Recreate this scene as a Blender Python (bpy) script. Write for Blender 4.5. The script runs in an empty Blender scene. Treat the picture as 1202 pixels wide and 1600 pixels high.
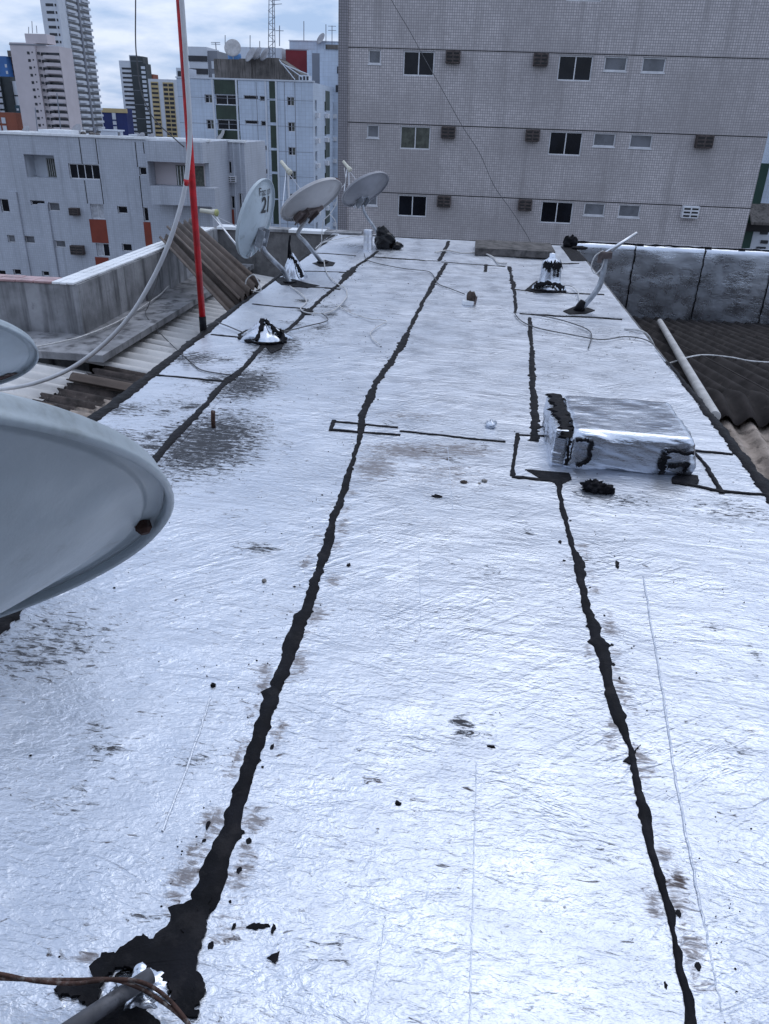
import bpy, math, random
import numpy as np
from mathutils import Vector, Matrix

# ------------------------------------------------------------------ camera
scene = bpy.context.scene
cd = bpy.data.cameras.new('camera')
cam = bpy.data.objects.new('camera', cd)
scene.collection.objects.link(cam)
cd.sensor_fit = 'VERTICAL'
cd.sensor_height = 24.0
cd.lens = 24.0 * 1190.0 / 1600.0
cd.clip_start = 0.02
cd.clip_end = 8000
ROT = [[0.993653, -0.077497, 0.081534], [0.107895, 0.451603, -0.885671], [0.031816, 0.888847, 0.457098]]
m = Matrix(ROT).to_4x4()
m.translation = Vector((0, 0, 1.6))
cam.matrix_world = m
scene.camera = cam

# ------------------------------------------------------------------ sky, sun, exposure
SUN_EL, SUN_AZ = math.radians(58), math.radians(20)      # behind the cloud, ahead and high
world = bpy.data.worlds.new('World')
scene.world = world
world.use_nodes = True
wn, wl = world.node_tree.nodes, world.node_tree.links
wn.clear()
w_out = wn.new('ShaderNodeOutputWorld')
w_bg = wn.new('ShaderNodeBackground')
w_bg.inputs['Strength'].default_value = 0.1
w_sky = wn.new('ShaderNodeTexSky')
w_sky.sky_type = 'NISHITA'
w_sky.sun_disc = False
w_sky.sun_elevation = SUN_EL
w_sky.sun_rotation = SUN_AZ
w_tc = wn.new('ShaderNodeTexCoord')
w_sep = wn.new('ShaderNodeSeparateXYZ')
wl.new(w_tc.outputs['Generated'], w_sep.inputs[0])
def wmath(op, a, b=None, c=None):
    n = wn.new('ShaderNodeMath'); n.operation = op
    for i, v in enumerate((a, b, c)):
        if v is None: continue
        if isinstance(v, (int, float)): n.inputs[i].default_value = v
        else: wl.new(v, n.inputs[i])
    return n.outputs[0]
zc = wmath('MAXIMUM', w_sep.outputs[2], 0.0)
den = wmath('ADD', zc, 0.22)
w_comb = wn.new('ShaderNodeCombineXYZ')
wl.new(wmath('DIVIDE', w_sep.outputs[0], den), w_comb.inputs[0])
wl.new(wmath('DIVIDE', w_sep.outputs[1], den), w_comb.inputs[1])
w_noise = wn.new('ShaderNodeTexNoise')
w_noise.inputs['Scale'].default_value = 2.3
w_noise.inputs['Detail'].default_value = 7
w_noise.inputs['Roughness'].default_value = 0.55
wl.new(w_comb.outputs[0], w_noise.inputs['Vector'])
w_ramp = wn.new('ShaderNodeValToRGB')
w_ramp.color_ramp.elements[0].position = 0.38
w_ramp.color_ramp.elements[0].color = (3.4, 4.7, 7.1, 1)
w_ramp.color_ramp.elements[1].position = 0.62
w_ramp.color_ramp.elements[1].color = (6.9, 7.6, 9.2, 1)
wl.new(w_noise.outputs['Fac'], w_ramp.inputs[0])
# an overcast sky is brighter overhead than near the horizon
lift = wmath('MULTIPLY_ADD', wmath('SMOOTH_MIN', zc, 0.9, 0.2), 0.35, 1.0)
w_mul = wn.new('ShaderNodeVectorMath'); w_mul.operation = 'SCALE'
wl.new(w_ramp.outputs[0], w_mul.inputs[0]); wl.new(lift, w_mul.inputs['Scale'])
w_mix = wn.new('ShaderNodeMix'); w_mix.data_type = 'RGBA'
w_mix.inputs['Factor'].default_value = 0.9
wl.new(w_sky.outputs[0], w_mix.inputs['A']); wl.new(w_mul.outputs[0], w_mix.inputs['B'])
wl.new(w_mix.outputs['Result'], w_bg.inputs['Color'])
wl.new(w_bg.outputs[0], w_out.inputs[0])

sd = bpy.data.lights.new('sun', 'SUN')
sd.energy = 0.5
sd.angle = math.radians(45)
sd.color = (1.0, 0.97, 0.92)
sun = bpy.data.objects.new('sun', sd)
scene.collection.objects.link(sun)
sdir = Vector((math.sin(SUN_AZ) * math.cos(SUN_EL), math.cos(SUN_AZ) * math.cos(SUN_EL), math.sin(SUN_EL)))
sun.rotation_euler = sdir.to_track_quat('Z', 'Y').to_euler()
sun.location = (0, 0, 60)

vs = scene.view_settings
vs.view_transform = 'Standard'
vs.look = 'None'
vs.gamma = 1.0
vs.exposure = 0.24
vs.use_curve_mapping = False
scene.cycles.max_bounces = 5
scene.cycles.diffuse_bounces = 2
scene.cycles.glossy_bounces = 3
scene.cycles.transmission_bounces = 2

# ------------------------------------------------------------------ helpers
random.seed(7)
RNG = np.random.default_rng(7)
COL = scene.collection
ORG = {}                                   # world origin of each object
GROUND = -24.0

class MB:
    """collects vertices and faces of one mesh"""
    def __init__(s): s.v = []; s.f = []
    def add(s, vs_, fs_):
        o = len(s.v); s.v += [tuple(map(float, p)) for p in vs_]; s.f += [tuple(i + o for i in f) for f in fs_]; return s
    def box(s, x0, x1, y0, y1, z0, z1):
        return s.add([(x0,y0,z0),(x1,y0,z0),(x1,y1,z0),(x0,y1,z0),(x0,y0,z1),(x1,y0,z1),(x1,y1,z1),(x0,y1,z1)],
                     [(0,3,2,1),(4,5,6,7),(0,1,5,4),(1,2,6,5),(2,3,7,6),(3,0,4,7)])
    def obox(s, c, ax, ay, az, hx, hy, hz):
        c, ax, ay, az = map(Vector, (c, ax, ay, az)); p = []
        for sx, sy, sz in ((-1,-1,-1),(1,-1,-1),(1,1,-1),(-1,1,-1),(-1,-1,1),(1,-1,1),(1,1,1),(-1,1,1)):
            p.append(c + ax*sx*hx + ay*sy*hy + az*sz*hz)
        return s.add(p, [(0,3,2,1),(4,5,6,7),(0,1,5,4),(1,2,6,5),(2,3,7,6),(3,0,4,7)])
    def quad(s, a, b, c, d): return s.add([a,b,c,d], [(0,1,2,3)])
    def tube(s, pts, r, seg=10, cap=True):
        pts = [Vector(p) for p in pts]; n = len(pts)
        rad = r if isinstance(r, (list, tuple)) else [r]*n
        t0 = (pts[1]-pts[0]).normalized()
        ref = Vector((0,0,1)) if abs(t0.z) < .9 else Vector((1,0,0))
        nx = t0.cross(ref).normalized(); vv = []
        for i, p in enumerate(pts):
            t = (pts[min(i+1,n-1)] - pts[max(i-1,0)]).normalized()
            nx = (nx - t*nx.dot(t)).normalized(); ny = t.cross(nx)
            for k in range(seg):
                a = 2*math.pi*k/seg
                vv.append(p + (nx*math.cos(a) + ny*math.sin(a))*rad[i])
        ff = [(i*seg+k, i*seg+(k+1)%seg, (i+1)*seg+(k+1)%seg, (i+1)*seg+k) for i in range(n-1) for k in range(seg)]
        if cap: ff += [tuple(range(seg-1,-1,-1)), tuple((n-1)*seg+k for k in range(seg))]
        return s.add(vv, ff)

def spline(pts, n=8):
    """Catmull-Rom through the points"""
    P = [Vector(p) for p in pts]; out = []
    for i in range(len(P)-1):
        p0, p1, p2, p3 = P[max(i-1,0)], P[i], P[i+1], P[min(i+2,len(P)-1)]
        for k in range(n):
            t = k/n
            out.append(.5*((2*p1)+(p2-p0)*t+(2*p0-5*p1+4*p2-p3)*t*t+(3*p1-p0-3*p2+p3)*t**3))
    out.append(P[-1]); return out

def tag(o, label=None, cat=None, group=None, kind=None):
    if label: o['label'] = label
    if cat: o['category'] = cat
    if group: o['group'] = group
    if kind: o['kind'] = kind
    return o

def link(o, parent, world_loc):
    COL.objects.link(o)
    world_loc = Vector(world_loc)
    if parent is not None:
        o.parent = parent; o.location = world_loc - ORG[parent]
    else: o.location = world_loc
    ORG[o] = world_loc
    return o

def make(name, mb, mat, parent=None, smooth=False, origin=None):
    v = np.array(mb.v, float)
    if origin is None:
        lo, hi = v.min(0), v.max(0); origin = ((lo[0]+hi[0])/2, (lo[1]+hi[1])/2, lo[2])
    me = bpy.data.meshes.new(name)
    me.from_pydata((v - np.array(origin)).tolist(), [], mb.f)
    if smooth: me.polygons.foreach_set('use_smooth', [True]*len(me.polygons))
    mats = mat if isinstance(mat, (list, tuple)) else [mat]
    for k in mats: me.materials.append(k)
    me.update()
    return link(bpy.data.objects.new(name, me), parent, origin)

def again(src, parent, off):
    """a copy of a one-mesh piece, moved by off"""
    o = src.copy(); return link(o, parent, ORG[src] + Vector(off))

def empty(name, loc):
    o = bpy.data.objects.new(name, None); o.empty_display_size = .1
    return link(o, None, loc)

def soft(o, width=.01, seg=2, angle=40):
    b = o.modifiers.new('bevel', 'BEVEL'); b.width = width; b.segments = seg
    b.limit_method = 'ANGLE'; b.angle_limit = math.radians(angle); return o

_perm = np.random.default_rng(11).random((256,256))
def vnoise(x, y, s):
    x = np.asarray(x)*s; y = np.asarray(y)*s
    xi = np.floor(x).astype(int); yi = np.floor(y).astype(int); fx = x-xi; fy = y-yi
    fx = fx*fx*(3-2*fx); fy = fy*fy*(3-2*fy)
    g = lambda a, b: _perm[a & 255, b & 255]
    return (g(xi,yi)*(1-fx)+g(xi+1,yi)*fx)*(1-fy)+(g(xi,yi+1)*(1-fx)+g(xi+1,yi+1)*fx)*fy - .5

def zf(x, y):
    """height of the foil: shallow buckles a few millimetres deep"""
    return (.0075*vnoise(x*.6+3, y, 3.1) + .005*vnoise(x+y*.3, y*1.5+7, 7.0) + .0022*vnoise(x*.8-y*.5, y*1.3+x*.4, 17.0))

# ------------------------------------------------------------------ materials
def new_mat(name):
    m_ = bpy.data.materials.new(name); m_.use_nodes = True
    nt = m_.node_tree; b = nt.nodes['Principled BSDF']
    return m_, nt, b

class NT:
    def __init__(s, nt): s.n = nt.nodes; s.l = nt.links; s.pos = None
    def P(s):
        if s.pos is None: s.pos = s.n.new('ShaderNodeNewGeometry').outputs['Position']
        return s.pos
    def put(s, sock, v):
        if isinstance(v, (int, float)): sock.default_value = v
        elif isinstance(v, (tuple, list)): sock.default_value = tuple(v) if len(v) == len(sock.default_value) else tuple(v)+(1,)
        else: s.l.new(v, sock)
    def math(s, op, *a, clamp=False):
        n = s.n.new('ShaderNodeMath'); n.operation = op; n.use_clamp = clamp
        for i, v in enumerate(a): s.put(n.inputs[i], v)
        return n.outputs[0]
    def map(s, scale=(1,1,1), rot=(0,0,0), loc=(0,0,0), src=None):
        n = s.n.new('ShaderNodeMapping')
        s.l.new(src or s.P(), n.inputs[0]); n.inputs['Scale'].default_value = scale
        n.inputs['Rotation'].default_value = rot; n.inputs['Location'].default_value = loc
        return n.outputs[0]
    def noise(s, scale, detail=4, rough=.55, vec=None, dist=0):
        n = s.n.new('ShaderNodeTexNoise'); s.l.new(vec or s.P(), n.inputs['Vector'])
        n.inputs['Scale'].default_value = scale; n.inputs['Detail'].default_value = detail
        n.inputs['Roughness'].default_value = rough; n.inputs['Distortion'].default_value = dist
        return n.outputs['Fac']
    def range(s, v, a, b, c=0., d=1., smooth=True):
        n = s.n.new('ShaderNodeMapRange'); n.interpolation_type = 'SMOOTHSTEP' if smooth else 'LINEAR'
        s.put(n.inputs['Value'], v)
        for k, q in (('From Min',a),('From Max',b),('To Min',c),('To Max',d)): n.inputs[k].default_value = q
        return n.outputs[0]
    def mix(s, f, a, b, mode='MIX'):
        n = s.n.new('ShaderNodeMix'); n.data_type = 'RGBA'; n.blend_type = mode
        s.put(n.inputs['Factor'], f); s.put(n.inputs['A'], a); s.put(n.inputs['B'], b)
        return n.outputs['Result']
    def bump(s, h, dist, strength=1., normal=None):
        n = s.n.new('ShaderNodeBump'); n.inputs['Distance'].default_value = dist
        n.inputs['Strength'].default_value = strength; s.put(n.inputs['Height'], h)
        if normal: s.l.new(normal, n.inputs['Normal'])
        return n.outputs[0]

def mat(name, col, rough=.6, metal=0., var=.18, vs_=4., bump=0., bs=40., streak=0., streak_col=None, dirt=0., dirt_col=(.03,.028,.026), ds=2.5, spec=.5, cover=.5):
    m_, nt, b = new_mat(name); k = NT(nt)
    c = k.mix(k.range(k.noise(vs_, 5), .3, .7), tuple(v*(1-var) for v in col), tuple(min(1, v*(1+var)) for v in col))
    if streak:
        sv = k.noise(1., 5, .6, k.map((7., 7., .35)))
        c = k.mix(k.math('MULTIPLY', k.range(sv, .45, .72), streak), c, streak_col or tuple(v*.35 for v in col))
    if dirt:
        c = k.mix(k.math('MULTIPLY', k.range(k.noise(ds, 8, .65), cover, cover+.16), dirt), c, dirt_col)
    k.put(b.inputs['Base Color'], c)
    k.put(b.inputs['Roughness'], k.range(k.noise(vs_*2.3, 3), .2, .8, max(.02, rough-.1), min(1, rough+.1), False))
    b.inputs['Metallic'].default_value = metal
    b.inputs['Specular IOR Level'].default_value = spec
    if bump: k.put(b.inputs['Normal'], k.bump(k.noise(bs, 5, .6), bump))
    return m_

FOIL_STAINS = [(-1.336, 3.777, 0.5, 0.8, 1.0), (-1.376, 3.63, 0.3, 0.4, 1.0), (-1.403, 4.808, 0.34, 0.6, 1.0), (-1.421, 5.705, 0.34, 0.6, 0.85), (-1.924, 3.665, 0.5, 0.35, 0.7), (-1.997, 4.173, 0.3, 0.25, 0.6), (-1.95, 5.314, 0.34, 0.3, 0.8), (-1.235, 7.263, 0.3, 0.5, 0.3), (-1.742, 4.343, 0.3, 0.3, 0.3), (-1.323, 1.927, 0.35, 0.35, 0.45), (1.363, 3.383, 0.4, 0.25, 0.35), (0.802, 3.424, 0.35, 0.15, 0.45), (1.17, 6.836, 0.5, 0.4, 0.3), (-1.541, 11.221, 0.5, 0.5, 0.45), (-1.175, 6.273, 0.35, 0.8, 0.25)]
RUST_STAINS = [(-0.229, 3.844, 0.42, 0.2, 1.0), (-0.393, 3.596, 0.18, 0.3, 1.0), (0.048, 3.914, 0.35, 0.16, 0.9), (-0.273, 4.4, 0.4, 0.15, 0.5), (-0.011, 3.583, 0.4, 0.3, 0.45), (-1.066, 7.166, 0.1, 0.15, 0.7), (-0.405, 1.17, 0.035, 0.13, 0.7), (-0.428, 1.634, 0.03, 0.12, 0.6), (-0.445, 1.99, 0.04, 0.1, 0.55), (-0.457, 2.945, 0.05, 0.2, 0.6), (-0.679, 0.932, 0.05, 0.03, 0.9), (-0.389, 1.058, 0.05, 0.05, 0.4), (0.317, 4.636, 0.1, 0.3, 0.3), (-0.567, 0.867, 0.2, 0.1, 0.2)]

def foil_material(name, wrinkle=1., vertical=False, stains=True, rough=.39, fine=1.):
    m_, nt, b = new_mat(name); k = NT(nt)
    st = (.55, 1.1, 1.1) if not vertical else (.5, .9, 2.0)
    mid = k.noise(40., 3, .6, k.map(st), .8)
    h = k.math('MULTIPLY', mid, .85*fine)
    # soft drawn-out folds in two directions and thin creases, each in its own patches of the roll
    m1 = k.noise(1.3, 2); m2 = k.noise(1.0, 2, .5, k.map((1,1,1), loc=(9,4,2)))
    for ang, sc_, amt, msk, thin in ((.1, 15., 1.7, k.range(m1, .34, .62, .35, 1.), 0), (-.72, 13., 1.3, k.range(m2, .42, .62, .05, 1.), 0), (-.6, 24., .42, k.range(m2, .5, .66, 0., 1.), 1), (.3, 27., .36, k.range(m1, .5, .36, 0., 1.), 1)):
        v = k.map((.26, 1., 1.), src=k.map((1,1,1), (0,0,ang) if not vertical else (0,ang*.4,0)))
        n_ = k.noise(sc_, 3 if not thin else 2, .5, v, .7)
        if thin:
            n_ = k.math('SUBTRACT', 1., k.math('ABSOLUTE', k.math('MULTIPLY_ADD', n_, 2.6, -1.3)))
            n_ = k.math('POWER', k.math('MAXIMUM', n_, 0.), 2.4)
        h = k.math('ADD', h, k.math('MULTIPLY', k.math('MULTIPLY', n_, msk), amt*fine))
    h = k.math('ADD', h, k.math('MULTIPLY', k.noise(130., 2, .6, k.map((.6,1.1,1.1))), .27*fine))
    base = k.mix(k.range(k.noise(1.3, 4), .3, .7), (.56,.595,.66), (.665,.695,.755))
    # fine dark scuffs lying across the roll
    sc = k.noise(1., 4, .75, k.map((34., 115., 115.)), .8)
    scm = k.math('MULTIPLY', k.range(sc, .575, .67), k.range(k.noise(1.1, 3), .36, .64))
    dirt = k.math("MULTIPLY", scm, .5 if stains else .12)
    rusty = None
    if stains:
        grit = k.noise(1., 6, .75, k.map((17., 52., 52.)), 1.0)
        def blobs(attr, lo, hi):
            a = k.n.new('ShaderNodeAttribute'); a.attribute_name = attr
            tot = a.outputs['Fac']
            return k.range(k.math('ADD', k.math('MULTIPLY', k.math('POWER', tot, .7), .62), k.math('MULTIPLY', k.math('SUBTRACT', grit, .5), 2.3)), lo, hi)
        black = blobs('dirt', .2, .52)
        dirt = k.math('MAXIMUM', dirt, k.math('MULTIPLY', black, .93))
        rusty = blobs('rust', .2, .62)
    c = k.mix(dirt, base, (.022,.022,.025))
    metal = k.math('SUBTRACT', 1., dirt)
    rg = k.range(k.noise(5., 4), .3, .7, rough-.07, rough+.1, False)
    if rusty is not None:
        c = k.mix(k.math('MULTIPLY', rusty, .72), c, (.1,.065,.05))
        metal = k.math('SUBTRACT', metal, k.math('MULTIPLY', rusty, .75), clamp=True)
    k.put(b.inputs['Base Color'], c); k.put(b.inputs['Metallic'], metal)
    k.put(b.inputs['Roughness'], k.math('ADD', rg, k.math('MULTIPLY', dirt, .3)))
    k.put(b.inputs['Specular IOR Level'], k.math('MULTIPLY_ADD', dirt, -.42, .5))
    k.put(b.inputs['Normal'], k.bump(h, .0047*wrinkle))
    return m_

M_FOIL = foil_material('aluminium_foil_membrane')
M_FOILW = foil_material('aluminium_foil_wall', .32, True, False, .27)
M_FOILB = foil_material('aluminium_foil_wrap', .6, True, False, .23, .8)
M_TAR = mat('bitumen_tar', (.007,.007,.0095), .6, 0, .4, 9, .006, 30, dirt=.5, dirt_col=(.03,.027,.028), ds=14, cover=.5, spec=.12)
M_CONC = mat('weathered_concrete', (.27,.27,.28), .9, 0, .35, 3, .006, 30, streak=1., streak_col=(.055,.055,.06), dirt=.5, ds=6, cover=.58)
M_CONCD = mat('dark_wet_concrete', (.17,.165,.165), .85, 0, .35, 4, .006, 30, streak=.6, dirt=.6, ds=4, cover=.5)
M_SLABC = mat('mossy_concrete', (.10,.09,.085), .95, 0, .4, 8, .006, 40, dirt=.7, ds=9, cover=.48)
M_TILEW = mat('white_ceramic_tile', (.78,.79,.8), .3, 0, .08, 3, dirt=.25, ds=9, cover=.58)
M_TILEP = mat('pink_ceramic_tile', (.38,.23,.23), .4, 0, .2, 5, dirt=.5, ds=7, cover=.5)
M_GREYSH = mat('weathered_light_roof_sheet', (.62,.60,.58), .7, 0, .16, 2.5, .002, 60, dirt=.35, ds=5, cover=.55)
M_BROWNSH = mat('lichen_black_fibre_cement', (.045,.034,.03), .92, 0, .6, 9, .006, 60, dirt=.55, dirt_col=(.2,.17,.15), ds=26, cover=.57)
M_DARKSH = mat('sooty_fibre_cement', (.034,.029,.0275), .9, 0, .3, 5, .003, 70, dirt=.4, dirt_col=(.12,.10,.09), ds=7, cover=.58, spec=.15)
M_TANSH = mat('tan_fibre_cement', (.33,.27,.225), .92, 0, .3, 10, .005, 60, dirt=.75, dirt_col=(.06,.048,.04), ds=11, cover=.5)
M_OLDSH = mat('old_brown_fibre_cement', (.105,.08,.066), .92, 0, .25, 2.5, .004, 60, dirt=.45, dirt_col=(.26,.22,.19), ds=24, cover=.6)
M_PVC = mat('grey_pvc_pipe', (.50,.48,.46), .5, 0, .15, 6, dirt=.4, ds=14, cover=.56)
M_CONDUIT = mat('off_white_conduit', (.55,.55,.56), .45, 0, .1, 5, dirt=.3, ds=12, cover=.6)
M_RED = mat('red_painted_pole', (.46,.008,.014), .4, 0, .3, 12, dirt=.35, dirt_col=(.4,.2,.2), ds=20, cover=.64)
M_GALV = mat('galvanised_steel', (.38,.40,.43), .45, .6, .2, 14, dirt=.3, ds=16, cover=.6)
M_ALU = mat('aluminium_tube', (.7,.71,.74), .35, .8, .1, 10)
M_DISH = mat('light_grey_painted_steel', (.44,.50,.535), .42, 0, .09, 5, .0012, 35, streak=.25, streak_col=(.3,.34,.35), dirt=.45, dirt_col=(.14,.15,.14), ds=9, cover=.55)
M_DISHW = mat('aged_white_painted_steel', (.42,.41,.41), .45, 0, .12, 3, dirt=.35, dirt_col=(.22,.17,.14), ds=4, cover=.56)
M_DISHG = mat('grey_painted_steel', (.27,.27,.29), .5, 0, .14, 3, dirt=.35, dirt_col=(.16,.15,.15), ds=5, cover=.56)
M_BRACK = mat('dark_brown_bracket', (.11,.085,.08), .6, .2, .3, 12)
M_LNB = mat('cream_plastic', (.55,.53,.44), .5, 0, .12, 8)
M_LNBY = mat('yellowed_plastic_cap', (.42,.42,.17), .5, 0, .15, 10)
M_BLACK = mat('black_rubber', (.015,.015,.017), .5, 0, .3, 8)
M_BAG = mat('black_plastic_bag', (.006,.006,.007), .3, 0, .3, 8, spec=.25)
M_WIRE = mat('white_coax_cable', (.55,.54,.53), .5, 0, .2, 20)
M_WIREG = mat('grey_cable', (.08,.08,.085), .55, 0, .25, 20)
M_PIPEF = mat('tar_smeared_pipe', (.1,.1,.11), .55, .2, .3, 20, dirt=.85, dirt_col=(.015,.015,.017), ds=14, cover=.5)
M_RUST = mat('rusty_iron', (.085,.045,.035), .85, .3, .5, 30, .002, 90, dirt=.6, dirt_col=(.35,.33,.31), ds=40, cover=.52)
M_STONE = mat('pale_stone', (.3,.28,.26), .9, 0, .3, 40, .003, 90)
M_CLAY = mat('brown_clay', (.06,.042,.034), .9, 0, .4, 30, .003, 90)
M_GROUND = mat('city_ground', (.12,.12,.125), .95, 0, .4, .05)

# ------------------------------------------------------------------ ground
g = MB(); NG = 48
g.add([(0,0,GROUND)] + [(4500*math.cos(2*math.pi*i/NG), 4500*math.sin(2*math.pi*i/NG), GROUND) for i in range(NG)],
      [(0, 1+i, 1+(i+1) % NG) for i in range(NG)])
tag(make('ground', g, M_GROUND, origin=(0,0,GROUND)), kind='structure')

# ------------------------------------------------------------------ the foil-covered roof
XL, XR, YN, YF = -2.13, 1.65, -1.4, 12.42
roof = make('roof_deck', MB().box(XL, XR, YN, YF, GROUND, -.03), M_CONCD)
tag(roof, 'narrow flat roof under strips of silver foil membrane', kind='structure')
# the stair house of the same building rises behind the camera
make('stair_house_wall', MB().box(-5.5, 5.5, -4.5, -1.41, GROUND, 4.6), mat('grey_stair_house_render', (.2,.2,.21), .9, 0, .2, 1.5), roof)
EDGE_X = [-2.11, -1.52, -.5, .575, 1.6]

SMUDGE = list(RUST_STAINS); DIRT = list(FOIL_STAINS)
_r = random.Random(5)
for pts_ in ([(-0.494, 1.044, 0.088), (-0.48, 1.213, 0.08), (-0.481, 1.308, 0.071), (-0.487, 1.55, 0.061), (-0.488, 1.792, 0.071), (-0.496, 2.145, 0.076), (-0.486, 2.533, 0.071), (-0.503, 2.999, 0.057), (-0.511, 3.493, 0.055)], [(0.572, 1.038, 0.037), (0.577, 1.232, 0.036), (0.575, 1.493, 0.041), (0.582, 1.726, 0.049), (0.563, 2.024, 0.042), (0.562, 2.287, 0.079), (0.545, 2.603, 0.041), (0.544, 2.937, 0.039)]):
    for (xa, ya, wa), (xb, yb, wb_) in zip(pts_[:-1], pts_[1:]):
        for q_ in range(5):
            t = _r.random(); sd = 1 if _r.random() < .72 else -1
            SMUDGE.append((xa+(xb-xa)*t+sd*(wa*.5+_r.uniform(.0,.03)), ya+(yb-ya)*t, _r.uniform(.02,.055), _r.uniform(.03,.12), _r.uniform(.45,1.)))
for q_ in range(110):
    DIRT.append((_r.uniform(-2,1.5), _r.uniform(.6,9), _r.uniform(.04,.16), _r.uniform(.02,.1), _r.uniform(.15,.5)))
for q_ in range(26):
    yy = _r.uniform(3.2, 7.5); DIRT.append((-1.4+_r.gauss(0,.16), yy, _r.uniform(.08,.25), _r.uniform(.06,.2), _r.uniform(.5,1.)))
def stain_field(x, y, lst):
    f = np.zeros_like(x)
    for sx, sy, rx, ry, st_ in lst:
        d_ = np.clip(np.hypot((x-sx)/rx, (y-sy)/ry), 0, 1); d_ = 1-d_*d_*(3-2*d_); f = np.maximum(f, d_*st_)
    return f
def foil_sheet(x0, x1, y0, y1, lift=0., parent=roof):
    ny0 = max(2, int((min(y1, 4.5) - y0)/.022)) if y0 < 4.5 else 0
    ys = np.linspace(y0, min(y1, 4.5), ny0+1) if ny0 else np.array([y0])
    if y1 > 4.5:
        a = ys[-1]; ys = np.concatenate([ys, np.linspace(a, y1, max(2, int((y1-a)/.045))+1)[1:]])
    xs = np.linspace(x0, x1, max(2, int((x1-x0)/.026))+1)
    X, Y = np.meshgrid(xs, ys); Z = zf(X, Y) + lift
    b = MB(); nx = len(xs); n = X.size
    vv = np.stack([X.ravel(), Y.ravel(), Z.ravel()], 1)
    b.v = [tuple(p) for p in vv.tolist()]
    b.f = [(j*nx+i, j*nx+i+1, (j+1)*nx+i+1, (j+1)*nx+i) for j in range(len(ys)-1) for i in range(nx-1)]
    # turned-down rim so the sheet has an edge
    rim = [i for i in range(nx)] + [j*nx+nx-1 for j in range(1, len(ys))] + [(len(ys)-1)*nx+i for i in range(nx-2,-1,-1)] + [j*nx for j in range(len(ys)-2,0,-1)]
    R_ = len(rim); o = len(b.v); b.v += [b.v[i] for i in rim]; b.v += [(b.v[i][0], b.v[i][1], b.v[i][2]-.008) for i in rim]
    b.f += [(o+i, o+R_+i, o+R_+(i+1) % R_, o+(i+1) % R_) for i in range(R_)]
    o_ = make('foil_sheet', b, M_FOIL, parent, True)
    V_ = np.array(b.v)
    for nm, lst in (('dirt', DIRT), ('rust', SMUDGE)):
        o_.data.attributes.new(nm, 'FLOAT', 'POINT').data.foreach_set('value', stain_field(V_[:,0], V_[:,1], lst).astype(np.float32))
    return o_

CUT_L = [YN, 4.82, 5.98, 7.02, 8.12, 9.25, 9.95, 10.75, YF-.02]      # cross laps of the left edge strip
for a, c in zip(CUT_L[:-1], CUT_L[1:]): foil_sheet(EDGE_X[0], EDGE_X[1]+.05, a, c, .003)
for a, c in zip([YN, 4.12, 10.55], [4.12, 10.55, YF-.02]): foil_sheet(EDGE_X[2]-.035, EDGE_X[3]+.075, a, c, .003)
for a, c in zip([YN, 10.6], [10.6, YF-.02]): foil_sheet(EDGE_X[1], EDGE_X[2], a, c)
for a, c in zip([YN, 3.65, 4.2, 7.45, 9.0, 10.6], [3.65, 4.2, 7.45, 9.0, 10.6, YF-.02]): foil_sheet(EDGE_X[3], EDGE_X[4], a, c)

# a flap of foil hanging over the right edge
b = MB(); nf = 26
for j in range(nf+1):
    y = 4.95+1.45*j/nf; w = .08*math.sin(math.pi*min(1, j/nf*1.0))**.6
    for i in range(6):
        t = i/5; b.v.append((1.59+w*t, y, .004-.11*t*t*(w/.08)+.01*float(vnoise(y*1.4, t*3, 7.))))
b.f = [(j*6+i, j*6+i+1, j*6+i+7, j*6+i+6) for j in range(nf) for i in range(5)]
make('foil_flap', b, M_FOIL, roof, True)

def seam(pts, rag=1., parent=roof, lift=.006, name='tar_seam'):
    """a ragged brushed band of tar along points (x, y, width)"""
    pts = spline([(x, y, w) for x, y, w in pts], 10)
    # resample at a step that grows with distance
    P_ = np.array([tuple(p) for p in pts]); d = np.r_[0, np.cumsum(np.hypot(np.diff(P_[:,0]), np.diff(P_[:,1])))]
    step = .006 + .0012*max(0., P_[:,1].mean()); n = max(4, int(d[-1]/step)); s = np.linspace(0, d[-1], n)
    x = np.interp(s, d, P_[:,0]); y = np.interp(s, d, P_[:,1]); w = np.abs(np.interp(s, d, P_[:,2]))*.37; w = np.maximum(w, .007+.0016*y)
    tx = np.gradient(x); ty = np.gradient(y); l = np.hypot(tx, ty)+1e-9; tx /= l; ty /= l
    def edge(seed):
        r = np.random.default_rng(seed)
        a = sum(np.interp(s, np.arange(0, d[-1]+sc*2, sc), r.standard_normal(len(np.arange(0, d[-1]+sc*2, sc))))*am
                for sc, am in ((.25,.22),(.09,.15),(.035,.10),(.014,.07),(.007,.04)))
        t = np.zeros(n)                                                       # odd bulges and drips
        for q_ in range(int(d[-1]/.07)):
            c_ = r.uniform(0, d[-1]); t += r.uniform(-.3, .55)*np.exp(-((s-c_)/r.uniform(.006,.022))**2)
        return 1 + rag*(a + t)
    sd_ = random.randrange(10**6); e0 = np.clip(w*edge(sd_), w*.25, None); e1 = np.clip(w*edge(sd_+1), w*.25, None)
    b = MB()
    for i in range(n):
        for q, hh in ((-e0[i], -.003), (-e0[i]*.82, lift), (0, lift+.0015), (e1[i]*.82, lift), (e1[i], -.003)):
            px, py = x[i]-ty[i]*q, y[i]+tx[i]*q
            b.v.append((px, py, float(zf(px, py))+hh+.0006))
    b.f = [(i*5+k, i*5+k+1, i*5+k+6, i*5+k+5) for i in range(n-1) for k in range(4)]
    b.f = [f[::-1] for f in b.f] if False else b.f
    return make(name, b, M_TAR, parent, True)

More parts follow.
